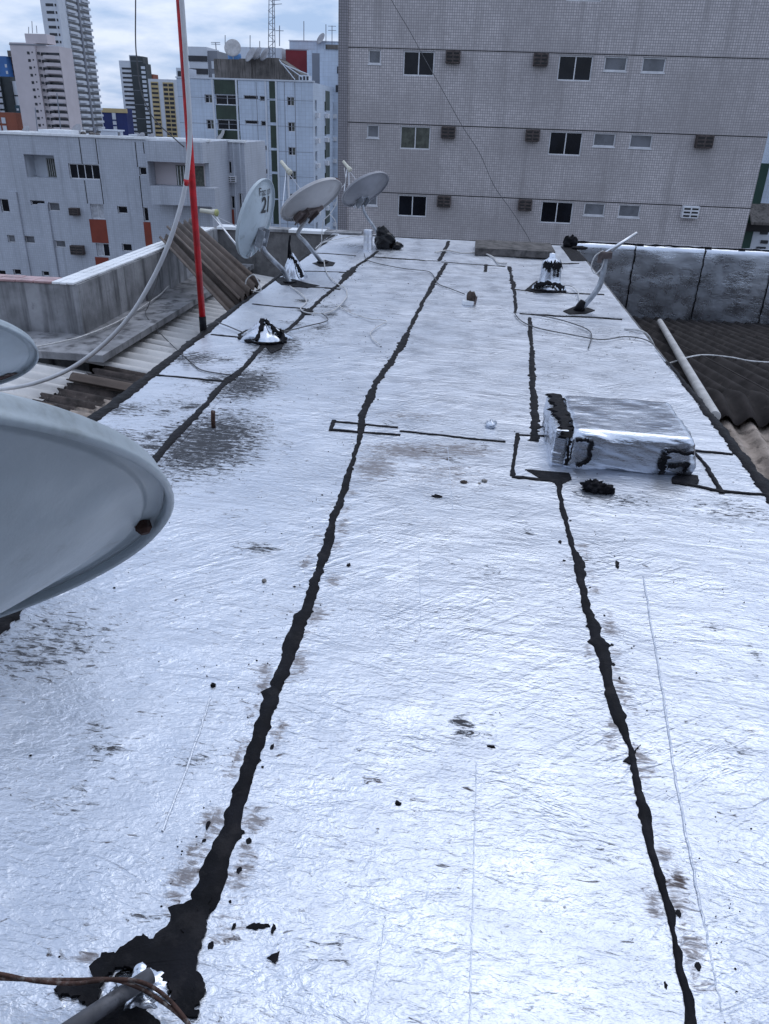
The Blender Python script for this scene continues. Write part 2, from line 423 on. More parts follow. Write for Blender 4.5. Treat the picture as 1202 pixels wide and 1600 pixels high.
def patch(poly, rag=.006, parent=roof, lift=.0105, name='tar_patch', mat_=None, step=.012):
    """a flat daub with an uneven outline"""
    out = []; n = len(poly)
    for i in range(n):
        a, c = Vector(poly[i]), Vector(poly[(i+1) % n]); k = max(1, int((c-a).length/step))
        for j in range(k):
            p = a.lerp(c, j/k); out.append((p.x+random.gauss(0, rag), p.y+random.gauss(0, rag)))
    top = [(x, y, float(zf(x, y))+lift) for x, y in out]; low = [(x, y, z-.012) for x, y, z in top]; n = len(top)
    b = MB(); b.v = top+low
    b.f = [tuple(range(n))] + [(i, n+i, n+(i+1) % n, (i+1) % n) for i in range(n)]
    return make(name, b, mat_ or M_TAR, parent)

SEAMS = [
 ([(-0.513, 0.968, 0.115), (-0.503, 1.028, 0.087), (-0.478, 1.11, 0.073), (-0.48, 1.213, 0.08), (-0.481, 1.308, 0.071), (-0.483, 1.423, 0.061), (-0.487, 1.55, 0.061), (-0.492, 1.678, 0.072), (-0.488, 1.792, 0.071), (-0.49, 1.95, 0.058), (-0.496, 2.145, 0.076), (-0.487, 2.306, 0.061), (-0.486, 2.533, 0.071), (-0.487, 2.711, 0.069), (-0.503, 2.999, 0.057), (-0.504, 3.303, 0.053), (-0.515, 3.746, 0.048), (-0.526, 4.028, 0.047), (-0.55, 4.346, 0.07), (-0.553, 4.819, 0.077), (-0.525, 5.264, 0.078), (-0.487, 5.731, 0.079), (-0.463, 6.022, 0.093), (-0.435, 6.803, 0.058), (-0.389, 7.944, 0.06), (-0.314, 9.183, 0.077), (-0.259, 10.118, 0.059)], 1.),
 ([(-0.354, 10.24, 0.051), (-0.323, 11.139, 0.074), (-0.286, 12.197, 0.061)], 1.),
 ([(0.568, 0.93, 0.044), (0.572, 0.973, 0.04), (0.572, 1.038, 0.037), (0.574, 1.123, 0.037), (0.577, 1.232, 0.036), (0.571, 1.336, 0.035), (0.575, 1.493, 0.041), (0.577, 1.615, 0.036), (0.582, 1.726, 0.049), (0.569, 1.873, 0.048), (0.563, 2.024, 0.042), (0.565, 2.213, 0.068), (0.555, 2.305, 0.079), (0.548, 2.447, 0.054), (0.545, 2.603, 0.041), (0.55, 2.75, 0.064), (0.544, 2.937, 0.039), (0.538, 3.176, 0.039), (0.54, 3.379, 0.041), (0.544, 3.588, 0.06)], 1.1),
 ([(0.47, 4.118, 0.082), (0.488, 4.437, 0.087), (0.512, 4.865, 0.065), (0.536, 5.367, 0.061), (0.571, 6.064, 0.047), (0.599, 6.699, 0.04), (0.629, 7.272, 0.037)], 1.1),
 ([(0.505, 7.43, 0.051), (0.525, 8.028, 0.054), (0.538, 8.644, 0.073), (0.536, 9.306, 0.063), (0.544, 10.12, 0.06)], 1.2),
 ([(-1.508, 1.899, 0.083), (-1.503, 2.087, 0.08), (-1.519, 2.343, 0.072), (-1.511, 2.708, 0.069), (-1.51, 3.147, 0.072), (-1.522, 3.507, 0.072), (-1.536, 3.988, 0.08), (-1.536, 4.313, 0.069), (-1.544, 4.695, 0.075), (-1.53, 4.896, 0.086), (-1.522, 5.24, 0.059), (-1.532, 5.586, 0.067), (-1.539, 5.933, 0.081)], .8),
 ([(-1.46, 6.205, 0.063), (-1.443, 6.554, 0.05), (-1.428, 6.991, 0.071), (-1.405, 7.514, 0.038), (-1.374, 8.077, 0.047), (-1.353, 8.636, 0.072), (-1.35, 9.045, 0.135), (-1.327, 9.686, 0.064), (-1.285, 10.1, 0.058), (-1.223, 10.839, 0.063)], .9),
 ([(-2.051, 4.859, 0.03), (-1.882, 4.851, 0.034), (-1.697, 4.832, 0.03), (-1.51, 4.828, 0.042)], .7),
 ([(-2.025, 6.005, 0.02), (-1.803, 5.974, 0.031), (-1.509, 5.96, 0.031)], .8),
 ([(-1.992, 7.18, 0.03), (-1.762, 7.126, 0.03), (-1.466, 7.118, 0.03)], .8),
 ([(-1.821, 8.092, 0.027), (-1.522, 8.141, 0.027), (-1.301, 8.132, 0.034)], .8),
 ([(-1.917, 9.048, 0.022), (-1.622, 9.093, 0.023), (-1.32, 9.097, 0.03)], .8),
 ([(-1.986, 10.413, 0.026), (-1.683, 10.4, 0.026), (-1.456, 10.364, 0.034)], .8),
 ([(-1.229, 10.384, 0.026), (-0.824, 10.299, 0.026), (-0.346, 10.243, 0.026)], .7),
 ([(-0.319, 10.2, 0.026), (0.01, 10.151, 0.026), (0.495, 10.104, 0.026)], .7),
 ([(0.54, 7.411, 0.025), (0.89, 7.418, 0.025), (1.25, 7.428, 0.025), (1.497, 7.409, 0.025)], .9),
 ([(0.517, 8.638, 0.044), (0.722, 8.587, 0.036), (1.064, 8.575, 0.029), (1.502, 8.59, 0.022)], .9),
 ([(1.16, 10.561, 0.027), (1.349, 10.62, 0.027), (1.478, 10.661, 0.027)], .9),
 ([(-0.308, 4.132, 0.03), (-0.177, 4.116, 0.026), (-0.029, 4.103, 0.022), (0.118, 4.081, 0.022), (0.299, 4.076, 0.018)], .8),
 ([(-0.708, 4.214, 0.03), (-0.561, 4.199, 0.015), (-0.324, 4.181, 0.015)], .8),
 ([(-0.704, 4.076, 0.015), (-0.543, 4.076, 0.018), (-0.299, 4.072, 0.015)], .8),
 ([(-0.712, 4.235, 0.034), (-0.709, 4.149, 0.026), (-0.702, 4.066, 0.026)], .8),
 ([(0.524, 4.209, 0.03), (0.432, 4.201, 0.03), (0.362, 4.198, 0.038)], 1.),
 ([(0.374, 4.221, 0.03), (0.353, 4.0, 0.029), (0.329, 3.77, 0.024), (0.319, 3.603, 0.027)], .9),
 ([(0.315, 3.594, 0.02), (0.412, 3.588, 0.023), (0.534, 3.578, 0.033)], .9),
 ([(1.325, 4.153, 0.019), (1.446, 4.147, 0.019), (1.564, 4.131, 0.019)], .9),
 ([(1.349, 4.138, 0.019), (1.363, 3.959, 0.029), (1.367, 3.874, 0.021)], .8),
 ([(1.36, 3.872, 0.035), (1.356, 3.709, 0.034), (1.352, 3.579, 0.04)], .8),
 ([(1.135, 3.693, 0.034), (1.236, 3.649, 0.047), (1.335, 3.605, 0.033), (1.456, 3.597, 0.027), (1.582, 3.604, 0.033)], 1.),
 ([(0.254, 10.177, 0.043), (0.233, 9.65, 0.049)], .6),
]
for pts, rg in SEAMS: seam(pts, rg)
# tar strips along both edges of the deck
seam([(-2.09, 3.0, .14), (-2.085, 3.8, .13), (-2.08, 4.6, .12), (-2.09, 5.4, .11), (-2.10, 6.2, .10), (-2.10, 7.2, .08), (-2.09, 8.4, .07), (-2.09, 9.8, .10), (-2.07, 11.2, .12), (-2.06, 12.3, .14)], .5)
seam([(1.60, 2.9, .13), (1.60, 3.4, .12), (1.605, 4.0, .1), (1.61, 4.6, .09), (1.61, 5.2, .06), (1.61, 6.0, .03)], .8)
seam([(-2.0, 12.37, .07), (-1., 12.37, .05), (0., 12.38, .05), (.9, 12.38, .06), (1.5, 12.38, .06)], .6)
# the big daub round the pipe foot at the lower left, and smaller ones
patch([(-0.494, 1.044), (-0.471, 1.111), (-0.454, 1.019), (-0.455, 0.961), (-0.436, 0.923), (-0.416, 0.901), (-0.424, 0.86), (-0.412, 0.843), (-0.445, 0.842), (-0.479, 0.875), (-0.497, 0.902), (-0.523, 0.92), (-0.549, 0.93), (-0.577, 0.923), (-0.61, 0.922), (-0.633, 0.887), (-0.628, 0.859), (-0.611, 0.846), (-0.632, 0.833), (-0.669, 0.859), (-0.707, 0.854), (-0.721, 0.861), (-0.701, 0.881), (-0.65, 0.89), (-0.669, 0.917), (-0.656, 0.944), (-0.631, 0.953), (-0.588, 0.993), (-0.531, 0.993), (-0.509, 1.003)], .0028, step=.006)
for poly in ([(-0.624, 0.844), (-0.543, 0.857), (-0.485, 0.827), (-0.462, 0.783), (-0.613, 0.764), (-0.621, 0.81)],
             [(0.386, 3.696), (0.484, 3.689), (0.616, 3.696), (0.618, 3.616), (0.551, 3.527), (0.531, 3.554), (0.452, 3.603)],
             [(1.144, 3.735), (1.221, 3.789), (1.283, 3.776), (1.267, 3.685), (1.193, 3.641), (1.128, 3.66)],
             [(-1.525, 5.777), (-1.496, 6.153), (-1.417, 6.086), (-1.373, 5.716), (-1.42, 5.575)],
             [(-1.761, 5.921), (-1.815, 6.055), (-1.789, 6.214), (-1.722, 6.23), (-1.721, 6.142), (-1.755, 6.069), (-1.717, 5.932)],
             [(-2.111, 8.495), (-2.001, 8.646), (-1.782, 8.397), (-1.541, 8.243), (-1.645, 8.071), (-1.941, 8.166)],
             [(-1.89, 9.608), (-1.781, 9.89), (-1.624, 9.74), (-1.616, 9.502), (-1.757, 9.411)],
             [(0.971, 7.633), (1.109, 7.873), (1.231, 7.845), (1.293, 7.744), (1.179, 7.573), (1.019, 7.505)],
             [(0.654, 8.604), (0.817, 9.183), (1.058, 9.252), (1.094, 8.873), (0.994, 8.556), (0.771, 8.495)],
             [(-1.491, 7.002), (-1.448, 7.151), (-1.381, 7.057), (-1.374, 6.898), (-1.437, 6.856)],
             [(1.386, 12.227), (1.561, 12.355), (1.607, 11.539), (1.619, 10.917), (1.398, 10.847), (1.397, 11.41)],
             [(-0.371, 1.046), (-0.355, 1.056), (-0.323, 1.059), (-0.319, 1.055), (-0.337, 1.046), (-0.351, 1.043), (-0.365, 1.043)],
             [(-0.315, 1.049), (-0.312, 1.062), (-0.305, 1.05), (-0.307, 1.038), (-0.314, 1.039)],
             [(-0.4, 1.046), (-0.395, 1.051), (-0.395, 1.04), (-0.401, 1.036)],
             [(-0.307, 0.983), (-0.295, 0.992), (-0.285, 0.999), (-0.283, 0.988), (-0.288, 0.973), (-0.298, 0.977)],
             [(-0.494, 1.296), (-0.474, 1.309), (-0.439, 1.29), (-0.452, 1.277), (-0.478, 1.265)],
             [(0.712, 2.812), (0.724, 2.793), (0.712, 2.751), (0.705, 2.77)],
             [(0.555, 1.672), (0.613, 1.743), (0.603, 1.729), (0.571, 1.662)]):
    patch(poly, .0013, step=.005, lift=.0065)

for pts_, nb in ((SEAMS[0][0], 12), (SEAMS[2][0], 11), (SEAMS[5][0], 5)):
    for q_ in range(nb):
        i_ = random.randrange(len(pts_)-1); t = random.random(); (xa, ya, wa), (xb, yb, wb_) = pts_[i_], pts_[i_+1]
        if ya > 5.5: continue
        sd = random.choice((-1, 1, 1)); x = xa+(xb-xa)*t+sd*(wa*.5+random.uniform(.002,.022)); y = ya+(yb-ya)*t; r_ = random.uniform(.003,.008)
        k_ = random.randint(6, 9); el = random.uniform(.8, 2.2)
        patch([(x+r_*math.cos(6.283*j/k_)*random.uniform(.6,1.2), y+el*r_*math.sin(6.283*j/k_)*random.uniform(.6,1.2)) for j in range(k_)], .0005, step=.004, name='tar_blot', lift=.0045)
# long creases pressed into the foil
for pts_ in ([(0.138, 1.613), (0.133, 1.371), (0.128, 1.11), (0.124, 0.88)], [(-0.108, 2.829), (-0.076, 2.436), (-0.059, 2.211)], [(-0.066, 1.116), (-0.067, 1.04), (-0.074, 0.956), (-0.082, 0.866)], [(0.806, 2.716), (0.741, 2.099), (0.682, 1.55), (0.655, 1.226), (0.634, 0.969)], [(-0.679, 1.765), (-0.658, 1.526), (-0.644, 1.266)], [(-0.023, 3.929), (0.01, 3.431), (0.028, 3.154)]):
    b = MB(); q = spline([(x, y, 0) for x, y in pts_], 14)
    for i_, p in enumerate(q):
        x = p.x+random.gauss(0,.0012); z = float(zf(x, p.y))+.003
        b.v += [(x-.004, p.y, z-.002), (x-.001, p.y, z+.003), (x+.003, p.y, z-.002)]
    b.f = [(i_*3+k_, i_*3+k_+1, i_*3+k_+4, i_*3+k_+3) for i_ in range(len(q)-1) for k_ in range(2)]
    make('foil_crease', b, M_FOIL, roof, True)
# tar spatter and crumbs too small and many to pick apart
def spatter(n):
    b = MB(); line = []
    for pts, _ in SEAMS[:7]: line += pts
    for i in range(n):
        if i % 5 < 3:
            x0, y0, w = random.choice(line); x = x0+random.gauss(0, .09); y = y0+random.gauss(0, .15)
        else: x, y = random.uniform(-2, 1.5), random.uniform(.7, 9)
        if not (-2.05 < x < 1.55 and .3 < y < 12): continue
        r = random.uniform(.0008, .0036)*(1+.16*y) * (1.9 if random.random() < .06 else 1); k = random.randint(5, 8); z = float(zf(x, y)); a0 = random.random()*6
        q = random.uniform(.4, 1)
        ring = [(x+r*math.cos(a0+2*math.pi*j/k)*random.uniform(.5,1.3), y+q*r*math.sin(a0+2*math.pi*j/k)*random.uniform(.5,1.3), z-.001) for j in range(k)]
        b.add(ring+[(x, y, z+.003+r*.35)], [(j, (j+1) % k, k) for j in range(k)])
    return b
tag(make('tar_spatter', spatter(1500), M_TAR, roof), kind='stuff')

# ------------------------------------------------------------------ corrugated sheets
def corrugated(b, o, du, dv, nrm, length, width, pitch, amp, th=.006, nl=2, jag=0., ph=0., sag=0.):
    """a wavy sheet: du runs along the waves, dv across them"""
    o, du, dv, nrm = Vector(o), Vector(du).normalized(), Vector(dv).normalized(), Vector(nrm).normalized()
    nw = max(8, int(width/pitch*10)); rows = []
    base = len(b.v)
    for side in (0, 1):
        for j in range(nl+1):
            for i in range(nw+1):
                w = width*i/nw; l = length*j/nl
                if jag and j in (0, nl): l += random.uniform(-jag, jag)
                h = amp*math.sin(2*math.pi*w/pitch+ph) - (th if side else 0) - sag*(1-(2*j/nl-1)**2)
                b.v.append(tuple(o + du*l + dv*w + nrm*h))
    N = (nl+1)*(nw+1); idx = lambda s_, j, i: base + s_*N + j*(nw+1) + i
    for j in range(nl):
        for i in range(nw):
            b.f.append((idx(0,j,i), idx(0,j,i+1), idx(0,j+1,i+1), idx(0,j+1,i)))
            b.f.append((idx(1,j,i), idx(1,j+1,i), idx(1,j+1,i+1), idx(1,j,i+1)))
    for i in range(nw):
        b.f.append((idx(0,0,i), idx(1,0,i), idx(1,0,i+1), idx(0,0,i+1)))
        b.f.append((idx(0,nl,i), idx(0,nl,i+1), idx(1,nl,i+1), idx(1,nl,i)))
    for j in range(nl):
        b.f.append((idx(0,j,0), idx(0,j+1,0), idx(1,j+1,0), idx(1,j,0)))
        b.f.append((idx(0,j,nw), idx(1,j,nw), idx(1,j+1,nw), idx(0,j+1,nw)))
    return b

# right: gabled fibre-cement roof below the deck, ridge across the view
rr_ = empty('corrugated_roof', (3.9, 8., -1.5))
tag(rr_, 'dark sooty corrugated fibre-cement roof beside the right edge of the foil roof', 'roof')
SL = .119; RY, RZ = 6.0, -.295
for c_ in range(6):
    for r_ in range(3):
        y0 = RY + r_*2.32; z0 = RZ - (y0-RY)*SL - .012*r_ + .004*(c_ % 2)
        b = corrugated(MB(), (1.68+c_*.886, y0, z0+.012), (0,1,-SL), (1,0,0), (0,SL,1), 2.44 if r_ < 2 else 2.34, .93, .177, .037, .007, 4, .012 if r_ else .02, ph=1.2)
        make('roof_sheet', b, M_DARKSH, rr_, True)
    # ridge piece folding down over the near slope
    b = MB()
    pr = [(-.30,-.045),(-.22,-.006),(-.12,.026),(-.02,.046),(.1,.044),(.3,.026)]
    nw = 52; n = len(pr)
    for side in (0,1):
        for (dy, dz) in pr:
            for i in range(nw+1):
                w = .93*i/nw; b.v.append((1.68+c_*.886+w, RY+dy+random.uniform(-.004,.004), RZ+.008+dz-(dy*SL if dy > 0 else 0)-.02*max(0,dy)+.037*math.sin(2*math.pi*w/.177+1.2)-side*.007+.004*(c_%2)))
    N = n*(nw+1); ix = lambda s_, j, i: s_*N+j*(nw+1)+i
    for j in range(n-1):
        for i in range(nw):
            b.f += [(ix(0,j,i),ix(0,j,i+1),ix(0,j+1,i+1),ix(0,j+1,i)), (ix(1,j,i),ix(1,j+1,i),ix(1,j+1,i+1),ix(1,j,i+1))]
    for i in range(nw): b.f.append((ix(0,0,i),ix(1,0,i),ix(1,0,i+1),ix(0,0,i+1)))
    make('ridge_piece', b, M_DARKSH, rr_, True)
    # near slope: tan sheets, then darker ones further down
    s2 = .13
    b = corrugated(MB(), (1.70+c_*.886, RY-.08, RZ-.06), (0,-1,-s2), (1,0,0), (0,-s2,1), 1.25, .93, .177, .033, .007, 3, .012, ph=1.2)
    make('roof_sheet', b, M_TANSH, rr_, True)['label'] = 'paler tan sheet of the near slope'
    b = corrugated(MB(), (1.66+c_*.886, RY-1.2, RZ-.06-1.16*s2), (0,-1,-s2), (1,0,0), (0,-s2,1), 2.2, .93, .177, .026, .007, 3, .012, ph=1.2)
    make('roof_sheet', b, M_OLDSH, rr_, True)
make('wall', MB().box(1.66, 7.0, 2.6, 12.72, GROUND, -1.35), M_CONCD, rr_)

# foil-wrapped parapet at the far end of that roof
pw = empty('foil_parapet', (4.2, 12.9, -1.3))
tag(pw, 'low parapet wall wrapped in dull silver foil behind the dark corrugated roof', 'parapet')
make('wall', MB().box(1.62, 7.2, 12.78, 13.02, GROUND, -.035), M_CONCD, pw)
xs_p = [1.6] + [2.595, 3.646, 4.688] + [5.9, 7.0]
for a, c in zip(xs_p[:-1], xs_p[1:]):
    nx, nz = max(6, int((c-a)/.05)), 24; b = MB()
    prof = [(12.735, -1.3+j*(1.23/14)) for j in range(15)] + [(12.738,-.045),(12.75,-.02),(12.775,-.005),(12.83,0),(12.92,.004),(13.02,.002),(13.045,-.02)]
    for y, z in prof:
        for i in range(nx+1):
            x = a+.008+(c-a-.016)*i/nx
            w = float(vnoise(x*.7, z*2.6+y, 5.))*.012 + float(vnoise(x*.8+z*.5, z*2.2, 13.))*.005
            b.v.append((x, y - (w if y < 12.76 else 0), z + (w*.5 if y > 12.76 else 0)))
    b.f = [(j*(nx+1)+i, j*(nx+1)+i+1, (j+1)*(nx+1)+i+1, (j+1)*(nx+1)+i) for j in range(len(prof)-1) for i in range(nx)]
    make('foil_sheet', b, M_FOILW, pw, True)
for x in xs_p[1:-1]:
    b = MB(); pr = [(x+random.gauss(0,.008), 12.715+random.gauss(0,.003), -1.3+1.28*j/24) for j in range(25)]
    b.tube(pr, [.007+random.uniform(-.003,.003) for _ in pr], 6); make('tar_seam', b, M_TAR, pw)
b = MB(); pr = [(1.7+.1*j, 12.80+random.gauss(0,.006), .006+random.gauss(0,.004)) for j in range(52)]
b.tube(pr, [.008+.009*random.random() for _ in pr], 6); make('tar_seam', b, M_TAR, pw)
for x, y in [(2.667, 12.8), (3.694, 12.8), (4.196, 12.8)]:
    make('tar_daub', MB().box(x-.05, x+.05, y-.035, y+.03, .0, .02), M_TAR, pw)

# pipe, wire lying on the dark roof
def onroof(x, y): return RZ - (y-RY)*SL + .04
A_, B_ = Vector((2.80, 11.25, onroof(2.8, 11.25)+.06)), Vector((1.70, 4.95, -.06))
pp = make('plastic_pipe', MB().tube([A_, A_.lerp(B_, .3), A_.lerp(B_, .6), B_], .038, 18), M_PVC, smooth=True)
soft(pp, .004, 2, 60)
tag(pp, 'long pale grey plastic pipe lying on the dark corrugated roof against the deck edge', 'pipe')
wp = [(1.45, 7.0, .012), (1.62, 6.9, .006), (1.80, 7.0, -.22)] + [(x, y, onroof(x, y)+.01) for x, y in ((2.05,7.6),(2.3,8.0),(2.6,8.35),(2.85,8.3),(3.0,8.1),(3.25,8.1),(3.7,8.3),(4.6,8.7))]
tag(make('loose_cable', MB().tube(spline(wp, 6), .009, 8), M_WIRE, smooth=True), 'thin white cable trailing across the dark corrugated roof on the right', 'cable')

# ------------------------------------------------------------------ left: lower roofs, parapet and ledge
ZLEDGE = -.535
lw = empty('concrete_parapet', (-4.12, 10., ZLEDGE))
tag(lw, 'stained grey concrete parapet capped with white tiles, left of the foil roof', 'parapet')
make('wall', MB().box(-4.26, -4.0, 7.72, 12.55, GROUND, -.022), M_CONC, lw)
make('wall', MB().box(-8.2, -4.262, 7.72, 7.97, GROUND, -.026), M_CONC, lw)
b = MB(); led = [(-8.2,7.719),(-8.2,7.08),(-3.47,7.0),(-3.42,12.5),(-3.999,12.5),(-3.999,7.719)]
n = len(led)
b.add([(x,y,ZLEDGE-.07) for x,y in led]+[(x,y,ZLEDGE) for x,y in led], [tuple(range(n,2*n)), tuple(range(n-1,-1,-1))]+[(i,(i+1)%n,n+(i+1)%n,n+i) for i in range(n)])
make('ledge', b, M_CONC, lw)
t0 = soft(make('tile', MB().box(-4.262, -4.188, 7.70, 7.885, -.02, .004), M_TILEW, lw), .004, 1)
for r_ in range(3):
    for k_ in range(24):
        if r_ or k_: again(t0, lw, (r_*.084, k_*.199, random.uniform(-.002,.002)))
t1 = soft(make('tile', MB().box(-4.46, -4.27, 7.70, 7.82, -.02, .003), M_TILEP, lw), .004, 1)
for r_ in range(2):
    for k_ in range(18):
        if r_ or k_: again(t1, lw, (-k_*.197, r_*.125, random.uniform(-.002,.002)))
bp = empty('back_parapet', (-3., 12.45, -.6))
tag(bp, 'dark stained low wall with pale coping behind the three satellite dishes', 'parapet')
make('wall', MB().box(-4.26, -1.7, 12.56, 12.78, GROUND, -.03), M_CONCD, bp)
for k_ in range(4):
    make('coping_stone', MB().box(-4.0+k_*.58, -4.0+k_*.58+.574, 12.52, 12.82, -.03, .012), M_CONC if k_ % 2 else M_TILEW, bp)

ll = empty('metal_roof', (-3., 8., -1.2))
tag(ll, 'pale grey ribbed roof sheets between the concrete ledge and the foil roof', 'roof')
sX = .13
for k_ in range(6):
    y0 = 7.16+k_*.96
    b = corrugated(MB(), (-4.0, y0, -.63+.004*(k_%2)), (1,0,-sX), (0,1,0), (sX,0,1), 1.86, 1.0, .2, .034, .004, 3, 0)
    make('roof_sheet', b, M_GREYSH, ll, True)
for k_ in range(3):
    b = corrugated(MB(), (-5.4, 6.05-k_*.9, -.50-.01*k_), (1,0,-sX), (0,1,0), (sX,0,1), 1.78, 1.0, .2, .034, .004, 3, .004)
    make('roof_sheet', b, M_GREYSH, ll, True)
make('wall', MB().box(-5.5, -2.14, 3.0, 12.5, GROUND, -1.15), M_CONCD, ll)
ol = empty('old_tile_roof', (-2.9, 5.8, -1.))
tag(ol, 'broken black and tan fibre-cement sheets beside the left edge of the foil roof', 'roof')
for i_, (x, y, w, l, c_, dz) in enumerate(((-3.8,3.6,.72,1.7,M_BROWNSH,0),(-3.75,4.25,.72,1.64,M_BROWNSH,.012),(-3.66,4.9,.72,1.55,M_BROWNSH,.024),(-3.7,5.55,.72,1.6,M_BROWNSH,.036),(-3.62,6.25,.55,1.5,M_BROWNSH,.05),(-3.55,6.72,.42,1.42,M_BROWNSH,.07),
        (-3.05,5.86,.36,.95,M_TANSH,.14),(-3.22,5.55,.36,1.1,M_TANSH,.13),(-3.98,5.42,.36,.62,M_TANSH,.15),(-4.1,5.05,.36,.55,M_TANSH,.15),(-3.6,6.5,.18,.7,M_OLDSH,.12))):
    b = corrugated(MB(), (x, y, -.74+dz-(x+3.7)*sX), (1,.0,-sX), (0,1,.0), (sX,0,1), l, w, .177, .026, .008, 4, .03, ph=i_*.9)
    make('roof_sheet', b, c_, ol, True)

# corrugated pieces leaning between the deck and the parapet
def leaning(name, a0, a1, b0, b1, label, mat_, amp=.034):
    a0, a1, b0, b1 = map(Vector, (a0, a1, b0, b1)); bb = MB(); nw, nl = 52, 2
    nrm = (b0-a0).cross(a1-a0).normalized()
    if nrm.z < 0: nrm.negate()
    for s_ in (0, 1):
        for j in range(nl+1):
            for i in range(nw+1):
                t, u = j/nl, i/nw
                p = a0.lerp(b0, t).lerp(a1.lerp(b1, t), u)
                if j in (0, nl): p += (b0-a0).normalized()*random.uniform(-.02, .02)
                bb.v.append(tuple(p + nrm*(amp*math.sin(2*math.pi*u*4.3+.6) - .008*s_)))
    N = (nl+1)*(nw+1); ix = lambda s_, j, i: s_*N+j*(nw+1)+i
    for j in range(nl):
        for i in range(nw):
            bb.f += [(ix(0,j,i),ix(0,j,i+1),ix(0,j+1,i+1),ix(0,j+1,i)), (ix(1,j,i),ix(1,j+1,i),ix(1,j+1,i+1),ix(1,j,i+1))]
    for i in range(nw): bb.f += [(ix(0,0,i),ix(1,0,i),ix(1,0,i+1),ix(0,0,i+1)), (ix(0,nl,i),ix(0,nl,i+1),ix(1,nl,i+1),ix(1,nl,i))]
    for j in range(nl): bb.f += [(ix(0,j,0),ix(0,j+1,0),ix(1,j+1,0),ix(1,j,0)), (ix(0,j,nw),ix(1,j,nw),ix(1,j+1,nw),ix(0,j+1,nw))]
    return tag(make(name, bb, mat_, None, True), label, 'roof sheet', 'loose corrugated sheets')
leaning('corrugated_sheet', (-2.13,7.2,.02), (-2.12,7.98,.05), (-4.1,10.62,.2), (-4.1,11.62,.2), 'upper brown corrugated sheet leaning from the foil roof to the parapet', M_OLDSH)
leaning('corrugated_sheet', (-2.17,7.0,-.07), (-2.17,7.85,-.06), (-4.13,10.4,.09), (-4.13,11.4,.09), 'lower corrugated sheet lying just under the leaning brown one', M_OLDSH)

# ------------------------------------------------------------------ satellite dishes
def frame_of(n):
    n = Vector(n).normalized(); u = (Vector((0,0,1)) - n*n.z).normalized(); r = n.cross(u); return n, u, r

def dish(name, label, c, n, R_, base, mast, mat_, brack_mat, lnb_mat, mast_r=.022, dd=.10, lnb_k=.46, lip=.03, bracket_scale=1., with_arm=True, tall=1., group='satellite dishes on the foil roof'):
    c = Vector(c); n, u, r = frame_of(n); d = dd*R_/.38
    root = empty(name, base); tag(root, label, 'satellite dish', group)
    # reflector: bowl with a lip rolled towards the back
    prof = [(R_*t, d*t*t-d) for t in (0,.12,.25,.4,.55,.7,.82,.92,.97)]
    prof += [(R_, .001), (R_+.008, .003), (R_+.015, -.003), (R_+.017, -.010), (R_+.0175, -lip*.6), (R_+.018, -lip+.004), (R_+.0215, -lip+.001), (R_+.022, -lip-.004), (R_+.018, -lip-.007), (R_+.013, -lip-.004), (R_+.0135, -lip+.004), (R_+.0135, -lip*.6), (R_+.013, -.018), (R_+.011, -.0145), (R_+.006, -.0135), (R_-.004, -.0135), (R_-.008, -.0145), (R_-.010, -.018), (R_-.014, -.0195)]
    prof += [(R_*t, d*t*t-d-.005) for t in (.93,.9,.82,.7,.55,.4,.25,.12,0)]
    seg = 96; b = MB()
    for k in range(seg):
        a = 2*math.pi*k/seg
        for pr, pz in prof: b.v.append(tuple(c + r*(pr*math.cos(a)) + u*(pr*tall*math.sin(a)) + n*pz))
    m_ = len(prof)
    b.f = [(k*m_+i, k*m_+i+1, ((k+1) % seg)*m_+i+1, ((k+1) % seg)*m_+i) for k in range(seg) for i in range(m_-1)]
    refl = make('reflector', b, mat_, root, True)
    # bracket on the back
    s = bracket_scale; bc = c - n*(d*.86+.014) - u*(.15 if s > .6 else .05)
    b = MB().obox(bc, r, u, n, .075*s, .10*s, .006)
    for sx in (-1, 1):
        b.obox(bc + r*sx*.06*s - n*.035, r, u, n, .004, .085*s, .035)
        b.obox(bc + r*sx*.05*s - u*.10*s - n*.0, r, (u*.95+n*.3).normalized(), n, .010, .05*s, .005)
    br = make('bracket', b, brack_mat, root)
    b0 = MB()
    for sx in (-1, 1):
        for sy in (-.06, .0, .06):
            p = bc + r*sx*.04*s + u*sy*s - n*.006; b0.tube([p, p - n*.014], .007, 6)
    make('bolt', b0, M_BRACK, br)
    # mast
    top = bc - n*.05 - u*.02
    mp = [Vector(p) for p in mast] + [top]
    make('mast', MB().tube(spline([base] + mp, 6), mast_r, 14), M_GALV, root, True)
    make('base_plate', MB().tube([Vector(base), Vector(base)+Vector((0,0,.02))], .07, 10), M_TAR, root)
    if with_arm:
        lp = c + n*lnb_k*R_/.38 - u*.10
        a0 = c - u*R_*1.02 - n*.02
        am = make('feed_arm', MB().tube(spline([a0 + u*.06 - n*.03, a0, a0.lerp(lp, .5) - u*.02, lp - n*.02], 6), .011, 8), M_ALU, root, True)
        for sx in (-1, 1):
            make('side_stay', MB().tube([c + r*sx*R_*.75 - u*R_*.62, lp - u*.02], .004, 6), M_ALU, root)
        fd = (c - lp).normalized()
        l = make('feed_horn', MB().tube([lp - fd*.12, lp - fd*.02, lp, lp + fd*.03, lp+fd*.05], [.02,.022,.022,.032,.026], 14), M_LNB, root, True)
        make('cap', MB().tube([lp+fd*.05, lp+fd*.065, lp+fd*.075], [.034,.033,.02], 14), lnb_mat, l, True)
    return root, refl, c, n, u, r, d

